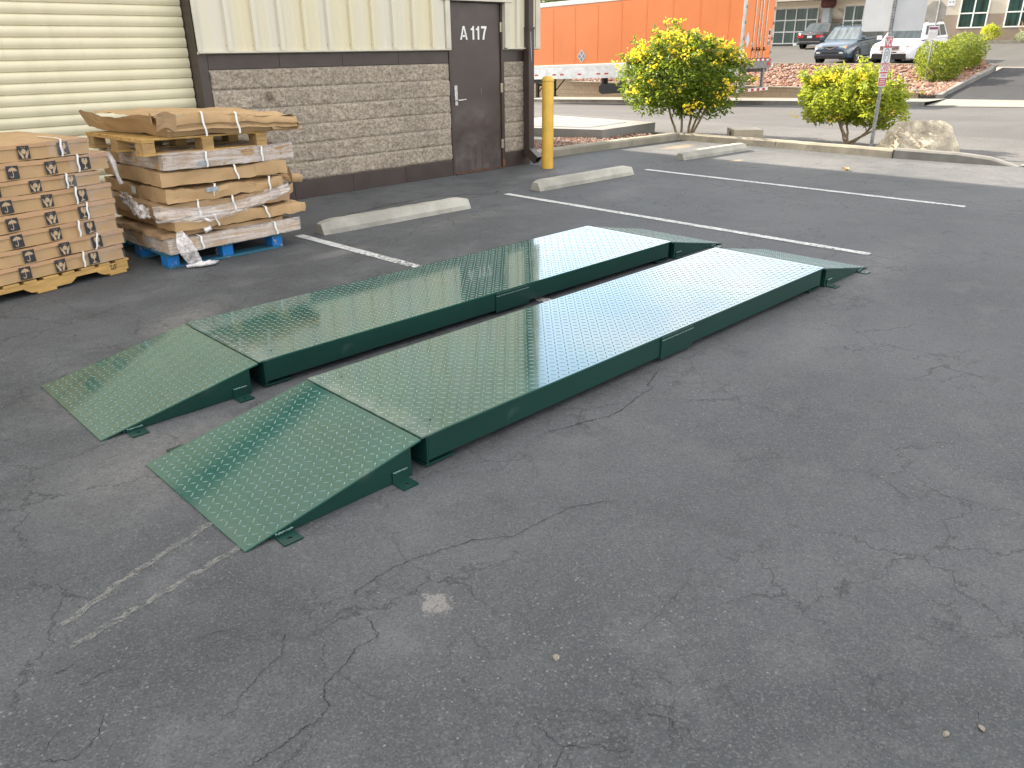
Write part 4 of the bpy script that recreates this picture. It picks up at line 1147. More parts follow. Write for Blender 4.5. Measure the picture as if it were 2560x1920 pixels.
def icon_hands(m):
    for s_ in (-1, 1):
        P_ = [(.004, -.040), (.018, -.040), (.020, -.026), (.031, -.006), (.034, .016), (.029, .017), (.025, .000), (.020, -.006), (.022, .008), (.018, .008), (.013, -.008), (.006, -.022)]
        P_ = [(x * s_, z) for x, z in P_]
        m.prism(P_ if s_ > 0 else P_[::-1], 'y', -.0016, -.0004)
    m.prism([(0, -.012), (.014, -.003), (.014, .015), (0, .024), (-.014, .015), (-.014, -.003)], 'y', -.0016, -.0004)
    for k in (-1, 0, 1): m.prism([(k * .010 - .001, .027), (k * .010 + .001, .027), (k * .012 + .001, .036), (k * .012 - .001, .036)], 'y', -.0016, -.0004)
def icon_glass(m):
    P_ = [(-.018, .036), (-.022, .016), (-.016, .000), (-.003, -.008), (-.003, -.028), (-.016, -.034), (-.016, -.038), (.016, -.038), (.016, -.034), (.003, -.028), (.003, -.008), (.016, .000), (.022, .016), (.018, .036), (.006, .036), (.009, .026), (-.001, .018), (.001, .036)]
    m.prism(P_, 'y', -.0016, -.0004)
ICON = {}
for nm, fn in (('umbrella', icon_umbrella), ('hands', icon_hands), ('glass', icon_glass)):
    m = MB(); fn(m); o = m.build('pictogram', M['cardin']); ICON[nm] = o.data; bpy.data.objects.remove(o)
m = MB(); m.box(-.040, .040, -.0004, .0, -.044, .044); sq = m.build('handling_mark', M['ink']); SQ = sq.data; bpy.data.objects.remove(sq)

rows = [(0.00, .118, .112, 0.00, .0, 'bottom printed carton of the left stack, resting on the pine pallet', (.245, .500, .755), .33),
        (.03, .232, .112, .01, .4, 'second printed carton from the bottom of the left stack, strap slanting over its glass mark', (.225, .475, .735), .245),
        (-.005, .346, .112, .0, -.2, 'third printed carton from the bottom of the left stack', (.215, .475, .745), .305),
        (.015, .460, .120, .0, .3, 'fourth printed carton from the bottom of the left stack', (.255, .500, .770), .235),
        (.01, .582, .118, .0, -.3, 'fifth printed carton from the bottom of the left stack', (.235, .490, .770), .285),
        (-.06, .702, .100, .0, .2, 'recessed printed carton third from the top of the left stack', (.225, .480, .755), .26),
        (.03, .804, .118, .02, .5, 'bowed printed carton second from the top of the left stack', (.185, .435, .700), .24),
        (-.09, .925, .115, .0, -.2, 'topmost printed carton of the left stack', (.195, .470, .740), .215)]
for i, (sh, z0, h, rzz, ang, lb, marks, sx) in enumerate(rows):
    t = empty('printed_carton', label=lb, cat='carton', group='printed cartons on the left pallet')
    lay(t, z0, sh, R(ang))
    amp = .005 if i not in (1, 6) else .010
    m = MB(); crumple(m, -1.20, 0, 0, .98, 0, h, 40 + i, amp, .05, 0, 0, 0, .008); m.build('tray', M['card'], t, sharp=30)
    m = MB(); crumple(m, -1.207, .006, -.009, .985, h * .72, h - .001, 40 + i, amp, .05, 0, 0, 0, .006); m.build('lid', M['cardpink'], t, sharp=30)
    for nm, x in zip(('glass', 'hands', 'umbrella'), marks):
        yy = -.0075 + .0
        o = bpy.data.objects.new('handling_mark', SQ); col.objects.link(o); o.parent = t; o.location = (-x, -.0125 if amp < .008 else -.0165, h * .47); o.scale = (1, 1, 1 if h > .105 else .9)
        o.rotation_euler = (0, R(rnd.uniform(-2, 2)), 0)
        q = bpy.data.objects.new('pictogram', ICON[nm]); col.objects.link(q); q.parent = o
    strap(t, -sx, -.013, 0, h + .004, lean=.03 if i in (1,) else .008, depth=.3, wd=.007)
    m = MB(); m.grid(-.30, .006, 10, 0, h, 4, lambda a, b: tuple(Vector((a, -.013, b)) + dn((a, b, i), 5, .006))); m.build('film', M['filmclear'], t)

# ------------------------------------------------------------------ vegetation
def leaf_cloud(mb, blobs, count, size, rg, mi=0, droop=.25, edge=.55):
    """small pointed leaves spread through the blobs' volume, denser near their skin"""
    tot = sum(b[3] * b[4] * b[5] for b in blobs)
    for (bx, by, bz, rx, ry, rz) in blobs:
        for k in range(int(count * rx * ry * rz / tot)):
            while True:
                d = Vector((rg.uniform(-1, 1), rg.uniform(-1, 1), rg.uniform(-1, 1)))
                if d.length <= 1: break
            l = d.length
            if l > 1e-3: d = d / l * (l ** edge)
            n = noise.noise(Vector((bx + d.x * rx, by + d.y * ry, bz + d.z * rz)) * 3.2)
            if n < -.18 and rg.random() < .8: continue
            p = Vector((bx + d.x * rx * (1 + .18 * n), by + d.y * ry * (1 + .18 * n), bz + d.z * rz * (1 + .2 * n)))
            ax = Vector((rg.gauss(0, 1), rg.gauss(0, 1), rg.gauss(-droop, .6))).normalized()
            sd = ax.cross(Vector((rg.gauss(0, 1), rg.gauss(0, 1), rg.gauss(0, 1)))).normalized()
            Ls = size * rg.uniform(.65, 1.35); wd = Ls * .19; up = ax.cross(sd) * Ls * .07
            mb.add([p, p + ax * Ls * .45 + sd * wd + up, p + ax * Ls, p + ax * Ls * .45 - sd * wd + up], [(0, 1, 2, 3)], mi, False)
def flower_cloud(mb, spots, rg, size=.022, per=14, spread=.055):
    for c in spots:
        c = Vector(c)
        for k in range(per):
            p = c + Vector((rg.gauss(0, spread), rg.gauss(0, spread), rg.gauss(0, spread * .8)))
            n = Vector((rg.gauss(0, 1), rg.gauss(0, 1), rg.gauss(.4, 1))).normalized()
            a = n.cross(Vector((.3, .2, .9))).normalized(); b = n.cross(a)
            s_ = size * rg.uniform(.6, 1.2); v = [p - n * s_ * .7]
            for q in range(5): t_ = q * 2 * math.pi / 5; v.append(p + (a * math.cos(t_) + b * math.sin(t_)) * s_)
            mb.add(v, [(0, 1 + q, 1 + (q + 1) % 5) for q in range(5)])
def sprigs(lf, fl, st, blobs, n, rg, size, flowers=True):
    """shoots that stick out of the crown: a thin stem, a few leaves and a tuft of flowers"""
    for k in range(n):
        b = rg.choice(blobs); th = rg.uniform(0, 6.28); ph = rg.gauss(.75, .5)
        d = Vector((math.cos(th) * math.cos(ph), math.sin(th) * math.cos(ph), math.sin(ph)))
        p = Vector((b[0] + d.x * b[3] * .85, b[1] + d.y * b[4] * .85, b[2] + d.z * b[5] * .85)); L_ = rg.uniform(.12, .34)
        d = (d + Vector((0, 0, .35))).normalized(); q = p + d * L_
        st.tube([p, q], [.006, .003], 4)
        for i in range(9):
            c = p + d * L_ * (.25 + .75 * i / 8); leaf_cloud(lf, [(c.x, c.y, c.z, .06, .06, .05)], 6, size, rg)
        if flowers and rg.random() < .75: flower_cloud(fl, [tuple(q)], rg, .022, 11, .035)
def stems(mb, base, tops, rg, r0=.022, lean=.1):
    for (bx, by), (tx, ty, tz) in zip(base, tops):
        pts = []; n = 7
        for k in range(n + 1):
            t_ = k / n; pts.append((bx + (tx - bx) * t_ + rg.uniform(-.012, .012), by + (ty - by) * t_ + rg.uniform(-.012, .012), tz * t_))
        mb.tube(pts, [r0 * (1 - .6 * k / n) for k in range(n + 1)], 7)
        for k in range(3, n + 1):
            for q in range(2):
                d = Vector((rg.uniform(-1, 1), rg.uniform(-1, 1), rg.uniform(.3, 1))).normalized() * rg.uniform(.2, .5)
                p = Vector(pts[k]); mb.tube([p, p + d * .5 + Vector((0, 0, .02)), p + d], [r0 * .4, r0 * .28, r0 * .12], 5)

# large yellow-flowering bush
rg = random.Random(21)
t = empty('flowering_bush', (9.95, .50, 0), label='large round bush covered in yellow flowers before the orange trailer', cat='bush', group='yellow flowering bushes')
m = MB(); stems(m, [(0, .07), (-.02, -.04), (.06, -.14), (.05, -.20), (.0, -.26)], [(-.1, .5, 1.1), (.1, .1, 1.3), (.1, -.3, 1.2), (.2, -.5, 1.1), (0, -.75, .95)], rg, .026); m.build('trunk', M['bark'], t)
bl = [(0, .05, 1.10, .85, .95, .62), (0, .80, 1.05, .6, .62, .52), (.1, -.62, 1.0, .6, .55, .5), (.0, .2, 1.55, .6, .75, .36), (.0, -.45, 1.40, .5, .5, .35), (-.1, .35, .70, .6, .8, .32), (0, -.4, .66, .55, .6, .30), (0, .85, 1.35, .42, .45, .32)]
lf, fl, tw = MB(), MB(), MB(); leaf_cloud(lf, bl, 14500, .095, rg); sprigs(lf, fl, tw, bl, 95, rg, .09); lf.build('crown', M['leaf'], t); tag(tw.build('twigs', M['bark'], t), kind='stuff')
sp = []
for k in range(105):
    b = bl[rg.choice([0, 1, 2, 3, 3, 3, 4, 4, 7, 7])]; th = rg.uniform(0, 6.28); ph = rg.gauss(1.0, .45) if rg.random() < .8 else rg.uniform(-.5, .6)
    sp.append((b[0] + b[3] * math.cos(th) * math.cos(ph) * 1.04, b[1] + b[4] * math.sin(th) * math.cos(ph) * 1.04, b[2] + b[5] * math.sin(ph) * 1.08))
for y, zz in ((.55, 1.15), (.25, .98), (.30, 1.05), (-.55, .55), (-.62, .6), (-.7, .66), (-.9, .8), (-.5, .62), (1.3, 1.3), (1.42, 1.38), (-.25, .9), (-.35, .95), (.65, .85), (.62, .92), (-1.05, .95), (-1.12, 1.05), (-.95, .7)):
    sp.append((-.62 if abs(y) < .8 else -.3, y, zz))
t.scale = (1, 1, .94); m = fl; flower_cloud(m, sp, rg, .025, 12, .055); tag(m.build('flowers', M['flower'], t), kind='stuff')
# smaller bush
rg = random.Random(22)
t = empty('flowering_bush', (10.25, -2.66, 0), label='smaller bright lime bush on bare forked stems beside the leaning signpost', cat='bush', group='yellow flowering bushes')
m = MB(); stems(m, [(0, 0), (0, -.02), (.02, -.03)], [(0, .38, .75), (0, .12, .8), (0, -.62, .62)], rg, .024)
m.tube([(0, -.02, .05), (.02, -.25, .2), (.02, -.45, .34), (0, -.6, .5)], [.024, .02, .017, .012], 7); m.tube([(0, 0, .1), (-.02, .12, .3), (0, .2, .5)], [.022, .018, .012], 7); m.build('trunk', M['bark'], t)
bl = [(0, .30, .78, .55, .60, .40), (0, -.25, .80, .5, .55, .42), (0, .10, 1.05, .42, .55, .24), (0, .55, .95, .4, .38, .27), (0, -.55, .62, .4, .35, .28), (0, .48, .55, .4, .35, .2), (.0, -.35, 1.0, .4, .4, .22)]
lf, fl, tw = MB(), MB(), MB(); leaf_cloud(lf, bl, 10000, .085, rg); sprigs(lf, fl, tw, bl, 80, rg, .085, False); lf.build('crown', M['leafyoung'], t); tag(tw.build('twigs', M['bark'], t), kind='stuff')
t.scale = (1, 1, .89)
sp = [(-.35, -.34, .86), (-.35, -.42, .80), (-.36, -.3, .82), (-.3, -.62, .7), (-.42, .2, .5), (-.4, .05, .55), (-.2, .9, .52), (-.25, -.75, .65), (.0, -.85, .55)]
for k in range(70):
    b = bl[rg.choice([2, 2, 3, 3, 6, 0])]; th = rg.uniform(0, 6.28); ph = rg.gauss(1.1, .35)
    sp.append((b[0] + b[3] * math.cos(th) * math.cos(ph), b[1] + b[4] * math.sin(th) * math.cos(ph), b[2] + b[5] * math.sin(ph) * 1.05))
m = MB(); flower_cloud(m, sp, rg, .020, 9, .04); tag(m.build('flowers', M['flower'], t), kind='stuff')
# far hedge of two bushes, shrubs by the office and a tree behind the trailer
def shrub(name, loc, bl, n, size, mat, seed, label, cat, group=None, trunk=None):
    rg = random.Random(seed); t = empty(name, loc, 0, label, cat, group)
    m = MB(); stems(m, [(0, 0), (.1, .1), (-.1, -.1)], trunk or [(.2, .3, .8), (-.2, .1, .8), (.1, -.3, .8)], rg, .03); m.build('trunk', M['bark'], t)
    m = MB(); leaf_cloud(m, bl, n, size, rg); m.build('crown', mat, t)
    return t
shrub('hedge_bush', (32.3, 3.0, .10), [(0, 0, .75, .95, .85, .75), (.3, .4, 1.0, .7, .6, .6), (-.2, -.3, .6, .8, .6, .55)], 5200, .13, M['leafhedge'], 31, 'rounded green hedge bush right behind the small sign pole', 'bush', 'hedge bushes on the rock bank')
shrub('hedge_bush', (34.6, 2.9, .40), [(0, 0, .8, 1.1, .75, .75), (.5, -.2, .9, .8, .6, .6), (-.6, .1, .7, .8, .7, .6)], 5200, .13, M['leafhedge'], 32, 'dense green hedge bush farther up the rock bank', 'bush', 'hedge bushes on the rock bank')
shrub('office_shrub', (51.2, 6.4, 1.55), [(0, 0, .52, .45, .52, .42), (0, .1, .75, .35, .4, .25)], 2200, .10, M['leaflime'], 33, 'lime yellow shrub below the office window', 'shrub')
shrub('office_shrub', (51.2, 4.7, 1.55), [(0, 0, .30, .4, .42, .32)], 1200, .10, M['leafsilver'], 34, 'small silvery green shrub at the far right of the office wall', 'shrub')
shrub('tree', (44, 35, .6), [(0, 0, 5.6, 2.6, 2.8, 2.2), (1, 1.5, 6.8, 2, 2, 1.5), (-.5, -1.8, 5.2, 1.6, 1.6, 1.3)], 5200, .42, M['leafsilver'], 35, 'pale olive tree rising behind the orange trailer', 'tree', trunk=[(.8, 1.2, 5.5), (-.6, .2, 5.5), (.3, -1.2, 5.0)])
M['leafdark'] = leafmat('dark_tree_leaves', (.04, .08, .02), (.10, .15, .04))

# ------------------------------------------------------------------ rocks on the bank
RK = MB(); rg = random.Random(8)
for k in range(4200):
    x = 28.85 + 7.1 * rg.random() ** .9; y = 1.8 + (rg.random() ** 1.6) * 21
    stone(RK, x, y, zisland(x, y) + .03, rg.uniform(.05, .115) * (.8 if x > 33 else 1), rg, 0, .7)
for k in range(160):
    x = rg.uniform(28.5, 30.6); y = rg.uniform(1.72, 2.6); stone(RK, x, y, max(zisland(max(x, 28.7), y), -.25) + .02, rg.uniform(.06, .13), rg, 0, .7)
tag(RK.build('bank_rocks', M['rock']), 'pink and tan landscape rocks covering the bank', 'rocks', kind='stuff')
for x, y, r, lb in ((30.0, 2.55, .24, 'reddish rock at the foot of the octagonal sign pole'), (28.9, 2.0, .13, 'pale rock lying at the end of the block wall'), (36.0, 2.7, .42, 'brown boulder beyond the hedge at the top of the bank')):
    m = MB(); rg2 = random.Random(int(x * 10)); 
    stone(m, 0, 0, r * .3, r, rg2, 0, .8); o = m.build('bank_boulder', M['rock']); o.location = (x, y, zisland(max(x, 28.7), max(y, 1.8))); tag(o, lb, 'rock', 'larger rocks on the bank')

# retaining wall
T = empty('retaining_wall', (28.6, 10, 0), label='low tan block retaining wall along the far pavement', cat='wall')
def wall_piece(y0, y1, top, nm):
    m = MB(); n = 20; v = []
    for i in range(n + 1):
        y = y0 + (y1 - y0) * i / n
        v += [(-.0, y - 10, zg(y) + .1), (-.0, y - 10, top), (.2, y - 10, top), (.2, y - 10, zg(y) + .1)]
    m.add(v, [(4 * i + k, 4 * i + 4 + k, 4 * i + 5 + k, 4 * i + 1 + k) for i in range(n) for k in range(3)])
    m.add([v[0], v[1], v[2], v[3]], [(0, 1, 2, 3)]); m.add(v[-4:], [(3, 2, 1, 0)])
    return m.build(nm, M['cmu'], T)
wall_piece(2.35, 19.24, -.06, 'block_course'); wall_piece(19.245, 60, .16, 'block_course')
m = MB(); m.box(-.03, .24, 2.32 - 10, 19.24 - 10, -.0595, .0); m.box(-.03, .24, 19.242 - 10, 60 - 10, .1605, .22); m.build('cap', M['kerb'], T, bevel=.01)
# driveway kerb round the end of the bank
pts = [(28.5, 1.50), (29.4, 1.62), (32, 1.66), (34.6, 1.66), (35.6, 1.75), (36.1, 2.05), (36.25, 2.5)]
m = MB(); P_ = []
for a, b in zip(pts, pts[1:]): P_ += seg(a, b, 6)[:-1]
P_.append(pts[-1]); v = []
for i, p in enumerate(P_):
    a = Vector(P_[max(i - 1, 0)]); b = Vector(P_[min(i + 1, len(P_) - 1)]); d = (b - a).normalized(); q = Vector((-d.y, d.x))
    zz = zdrive(min(p[0], 36), 1.6)
    for t_, h in ((0, -.1), (0, .14), (.03, .16), (.2, .16), (.2, -.1)): v.append((p[0] + q.x * t_, p[1] + q.y * t_, zz + h))
n = len(P_); m.add(v, [(i * 5 + k, (i + 1) * 5 + k, (i + 1) * 5 + k + 1, i * 5 + k + 1) for i in range(n - 1) for k in range(4)]); m.add(v[:5], [(0, 1, 2, 3, 4)])
tag(m.build('driveway_kerb', M['kerbgrey']), 'curved grey kerb edging the rock bank along the driveway', 'kerb')
m = MB(); m.box(35.9, 36.05, 2.6, 60, .5, .735); tag(m.build('lot_edge_kerb', M['kerb'], bevel=.01), 'straight kerb at the top of the rock bank in front of the parked cars', 'kerb')

# ------------------------------------------------------------------ signs
T = empty('signpost', (9.62, -3.30, 0), R(0), 'leaning perforated signpost with a large white panel beside the boulder', 'signpost')
m = MB(); lean = -.0
m.box(-.022, .022, -.022, .022, -.05, 3.05)
m.build('post', M['galv'], T, bevel=.002)
m = MB()
z = .06
while z < 3.0:
    m.lathe([(.0001, .0007), (.0055, .0007), (.006, 0)], 8, M=Matrix.Translation((-.0222, 0, z)) @ Matrix.Rotation(R(-90), 4, 'Y')); m.lathe([(.0001, .0007), (.0055, .0007), (.006, 0)], 8, M=Matrix.Translation((0, -.0222, z)) @ Matrix.Rotation(R(90), 4, 'X')); z += .0254 * 1.6
m.build('post_holes', M['hole'], T)
m = MB(); rr_ = .04; cs = []
for cx, cz, a0 in ((.45 - rr_, 1.77 + rr_, -90), (.45 - rr_, 2.95 - rr_, 0), (-.46 + rr_, 2.95 - rr_, 90), (-.46 + rr_, 1.77 + rr_, 180)):
    for k in range(5): a = R(a0 + k * 22.5); cs.append((cx + rr_ * math.cos(a), cz + rr_ * math.sin(a)))
m.prism(cs, 'x', .024, .027); m.build('white_panel', M['signwhite'], T)
# narrow tow-away sign, turned towards the lot entrance
tow = empty('tow_away_sign', (9.59, -3.315, 0), R(-38), 'narrow red and white no parking sign on the leaning signpost', 'sign')
m = MB(); m.box(-.145, .145, -.0035, -.001, 1.00, 1.72); m.build('panel', M['signwhite'], tow, bevel=.0008)
m = MB()
for z0, z1 in ((1.56, 1.71), (1.32, 1.34), (1.19, 1.215), (1.01, 1.125)): m.box(-.137, .137, -.0045, -.0036, z0, z1)
each(m, 'red_band', M['signred'], tow)
text('lettering', 'NO', .15, M['signwhite'], tow, (0, -.005, 1.635), (R(90), 0, 0), .003, .0003)
text('lettering', 'CARS', .115, M['signred'], tow, (0, -.005, 1.267), (R(90), 0, 0), .002, .0003)
text('lettering', 'TOWED', .05, M['signred'], tow, (0, -.005, 1.158), (R(90), 0, 0), .001, .0003)
for k in range(3):
    m = MB(); m.box(-.10 + .01 * k, .10 - .01 * k, -.0053, -.0046, 1.035 + .03 * k, 1.044 + .03 * k); m.build('small_print', M['signwhite'], tow)
m = MB(); ring = [(.085 * math.cos(2 * math.pi * k / 28), .10 * math.sin(2 * math.pi * k / 28)) for k in range(28)]
m.tube([(x, -.0045, 1.45 + zz) for x, zz in ring + ring[:1]], .006, 5, caps=False)
m.tube([(-.03, -.0045, 1.40), (-.03, -.0045, 1.50), (.03, -.0045, 1.50), (.03, -.0045, 1.455), (-.03, -.0045, 1.455)], .006, 5)
m.build('symbol', M['textgrey'], tow)

tow.scale = (.46, 1, .985)
T = empty('stop_sign', (31.5, 3.16, .06), 0, 'back of a grey octagonal traffic sign on a thin pole', 'traffic sign')
m = MB(); m.tube([(0, 0, -.1), (0, -.02, 3.15)], .028, 10); m.build('pole', M['galv'], T)
m = MB(); r8 = .41; m.prism([(.09 + r8 * math.cos(R(22.5 + 45 * k)), 2.62 + r8 * math.sin(R(22.5 + 45 * k))) for k in range(8)], 'x', .04, .044); m.build('octagon', M['signback'], T, bevel=.001)
T = empty('notice_sign', (31.45, 3.15, .06), 0, 'small white notice with a purple header on the octagonal sign pole', 'sign')
m = MB(); m.box(-.02, -.015, -.16, .19, 1.64, 2.12); m.build('panel', M['signwhite'], T, bevel=.001)
m = MB(); m.box(-.0215, -.0205, -.145, .175, 2.0, 2.09); m.build('header', M['purple'], T)
m = MB()
rg = random.Random(4)
for k in range(7):
    zz = 1.955 - k * .042; h = .018 if k == 2 else .010
    x = -.13
    while x < .15:
        w_ = rg.uniform(.015, .05); m.box(-.0212, -.0205, -x - w_ + .015 - .0, -x + .015, zz - h / 2, zz + h / 2); x += w_ + .012
m.build('small_print', M['textgrey'], T)

# ------------------------------------------------------------------ orange trailer
HD = R(92.6); SL = -.030
T = empty('semi_trailer', (23.95, 7.15, 0), 0, 'long orange box trailer parked along the far kerb', 'trailer')
T.rotation_euler = (0, 0, HD - math.pi / 2)
# local: +y forward (away), +x to the far side, z up; shear z for the street's fall
TM = Matrix(((1, 0, 0, 0), (0, 1, 0, 0), (0, SL, 1, 0), (0, 0, 0, 1)))
def tb(*a): 
    q = MB(); 
    for b in (a if isinstance(a[0], tuple) else (a,)): q.box(*b[:6], M=TM)
    return q
WT, LT, ZB, ZT = 2.46, 12.3, 1.134, 3.42
m = MB(); m.box(.012, WT - .012, .06, LT - .02, ZB - .02, ZT - .01, M=TM)
x = .62
k = 0
while x < LT - .3:
    m.box(-.002, .0125, x - .022, x + .022, ZB + .05, ZT - .10, M=TM); m.box(.004, .0125, x + .03, x + .05, ZB + .01, ZT - .02, M=TM); x += 1.16; k += 1
m.build('cargo_box', M['orange'], T, bevel=.006)
tb((-.012, WT + .012, .05, LT, ZT, ZT + .17)).build('top_rail', M['white_paint'], T, bevel=.01)
tb((-.012, .10, .05, LT, ZB - .56, ZB - .10), (WT - .1, WT + .012, .05, LT, ZB - .5, ZB - .02)).build('side_rail', M['alu'], T, bevel=.004)
tb((-.02, .11, .05, LT, ZB - .10, ZB + .002)).build('floor_rail', M['white_paint'], T, bevel=.008)
m = MB(); mw = MB()
for y in (3.0, 4.2, 5.8, 6.2, 7.18, 8.13, 8.55, 9.55, 10.6):
    m.box(-.0145, -.0125, y, y + .20, ZB - .42, ZB - .36, M=TM); mw.box(-.0145, -.0125, y + .21, y + .36, ZB - .42, ZB - .36, M=TM)
each(m, 'red_marker', M['red'], T); each(mw, 'white_marker', M['white_paint'], T)
tb((-.02, .10, -.02, .0585, ZB - .03, ZT + .17), (WT - .1, WT + .02, -.02, .0585, ZB - .03, ZT + .17), (.1, WT - .1, -.02, .0585, ZT + .0, ZT + .17)).build('rear_frame', M['alu'], T, bevel=.004)
for x0, x1 in ((.105, WT / 2 - .006), (WT / 2 + .006, WT - .105)):
    d = tb((x0, x1, -.012, .05, ZB, ZT - .003)).build('rear_door', M['orange'], T, bevel=.006)
    sgn = 1 if x0 < 1 else -1
    for f_ in ((.62, .93) if sgn > 0 else (.12, .45)):
        xx = x0 + (x1 - x0) * f_
        q = MB(); q.tube([(xx, -.035, ZB - .12), (xx, -.035, ZT)], .016, 8, M=TM); q.build('lock_rod', M['steel'], d)
        q = MB(); q.box(xx - .03, xx + .14, -.06, -.036, ZB + .28, ZB + .31, M=TM); q.box(xx - .02, xx + .02, -.055, -.03, ZB + .24, ZB + .38, M=TM); q.build('lock_handle', M['black'], d)
    for hz in (.15, .62, 1.15, 1.65, 2.15):
        xx = x0 - .03 if sgn > 0 else x1 + .03
        q = MB(); q.box(xx - .05, xx + .05, -.04, -.0125, ZB + hz, ZB + hz + .10, M=TM); q.build('hinge', M['galv'], d)
d_ = .15
for (cx, cz, ax) in ((.38, ZB + .62, 'r'),):
    q = MB(); q.prism([(cx - .16, cz), (cx, cz - .28), (cx + .16, cz), (cx, cz + .28)], 'y', -.0155, -.0130, M=TM); q.build('placard', M['signwhite'], T)
q = MB(); q.prism([(7.2 - .23, ZB + .31), (7.2, ZB + .05), (7.2 + .23, ZB + .31), (7.2, ZB + .58)], 'x', -.0068, -.0035, M=TM); q.build('placard', M['signwhite'], T)
q = MB()
for k in range(4):
    a, b = 7.2 + (-.105, 0, .105, 0)[k], ZB + .31 + (0, -.12, 0, .12)[k]; q.prism([(a - .08, b), (a, b - .09), (a + .08, b), (a, b + .09)], 'x', -.0078, -.0070, M=TM)
q.build('placard_print', M['signback'], T)
tb((WT - .42, WT - .20, -.0150, -.0128, ZB + .75, ZB + 1.0), (WT - .40, WT - .24, -.0150, -.0128, ZB + .42, ZB + .72)).build('warning_sticker', M['signwhite'], T)
tb((WT - .40, WT - .34, -.0165, -.0152, ZB + .44, ZB + .56), (WT - .30, WT - .25, -.0165, -.0152, ZB + .44, ZB + .6), (WT - .38, WT - .26, -.0165, -.0152, ZB + .64, ZB + .70), (WT - .40, WT - .24, -.0165, -.0152, ZB + .80, ZB + .95)).build('sticker_print', M['ink'], T)
tb((.70, .86, -.0150, -.0128, ZB + .46, ZB + .54), (.70, .84, -.015, -.0128, ZB + .34, ZB + .37)).build('sticker', M['signwhite'], T)
tb((-.02, WT + .02, -.06, .058, ZB - .36, ZB - .03)).build('rear_sill', M['galv'], T, bevel=.005)
m = MB(); mw = MB()
for k in range(12):
    x0 = .06 + k * (WT - .12) / 12; (m if k % 2 else mw).box(x0, x0 + (WT - .12) / 12 - .004, -.0645, -.0605, ZB - .095, ZB - .035, M=TM)
each(m, 'red_tape', M['red'], T); each(mw, 'white_tape', M['white_paint'], T)
for x in (.14, WT - .34): tb((x, x + .2, -.068, -.0605, ZB - .27, ZB - .15)).build('tail_light', M['redlens'], T)
g = zg(7) - .0
_g = tb((.38, .50, -.03, .06, ZB - 1.05, ZB - .361), (WT - .55, WT - .43, -.03, .06, ZB - 1.05, ZB - .361))
each(_g, 'guard_post', M['galv'], T, bevel=.004)
tb((.02, WT - .02, -.05, .06, ZB - 1.17, ZB - 1.051)).build('impact_guard', M['alu'], T, bevel=.006)
m = MB(); mw = MB()
for k in range(10):
    x0 = .03 + k * (WT - .06) / 10; (m if k % 2 == 0 else mw).box(x0, x0 + (WT - .06) / 10 - .003, -.0545, -.0505, ZB - 1.155, ZB - 1.065, M=TM)
each(m, 'red_tape', M['red'], T); each(mw, 'white_tape', M['white_paint'], T)
for y in (2.1, 3.4):
    for x, s_ in ((.16, 1), (WT - .16, -1)):
        zc = ZB - 1.62 + .52 + SL * 0
        A_ = TM @ Matrix.Translation((x, y, zc)) @ Matrix.Rotation(R(90), 4, 'Y')
        q = MB(); q.lathe([(.28, -.14), (.46, -.14), (.51, -.10), (.52, 0), (.51, .10), (.46, .14), (.28, .14)], 30, M=A_); wv = q.build('wheel', M['rubber'], T)
        q = MB(); q.lathe([(.0001, -.02), (.09, -.03), (.12, -.08), (.25, -.06), (.28, -.13), (.285, .13)], 24, M=A_ if s_ > 0 else A_ @ Matrix.Rotation(R(180), 4, 'X')); q.build('rim', M['steel'], wv)
m = MB(); m.box(.3, WT - .3, 1.2, 4.4, ZB - .9, ZB - .6, M=TM); m.build('bogie', M['black'], T)
m = MB()
for x in (.25, 1.45):
    m.box(x - .06, x + .06, 9.75, 9.87, ZB - 1.30, ZB - .5, M=TM); m.box(x - .14, x + .14, 9.70, 9.92, ZB - 1.33, ZB - 1.30, M=TM); m.tube([(x, 9.75, ZB - 1.1), (x, 9.2, ZB - .6)], .025, 6, M=TM)
m.box(.25, 1.45, 9.77, 9.85, ZB - .85, ZB - .75, M=TM); m.box(.1, .3, 9.2, 10.1, ZB - .72, ZB - .5, M=TM)
m.build('landing_gear', M['black'], T)
# black under-slung tank on a hanger
m = MB(); m.prism([(5.2, ZB - 1.15), (6.2, ZB - 1.19), (6.35, ZB - 1.10), (6.35, ZB - .88), (6.2, ZB - .78), (5.2, ZB - .80), (5.08, ZB - .9), (5.08, ZB - 1.08)][::-1], 'x', .12, .5, M=TM); m.box(.15, .45, 6.12, 6.26, ZB - .8, ZB - .49, M=TM); m.box(.15, .45, 5.2, 5.34, ZB - .81, ZB - .49, M=TM)
m.build('underslung_tank', M['black'], T, bevel=.02)

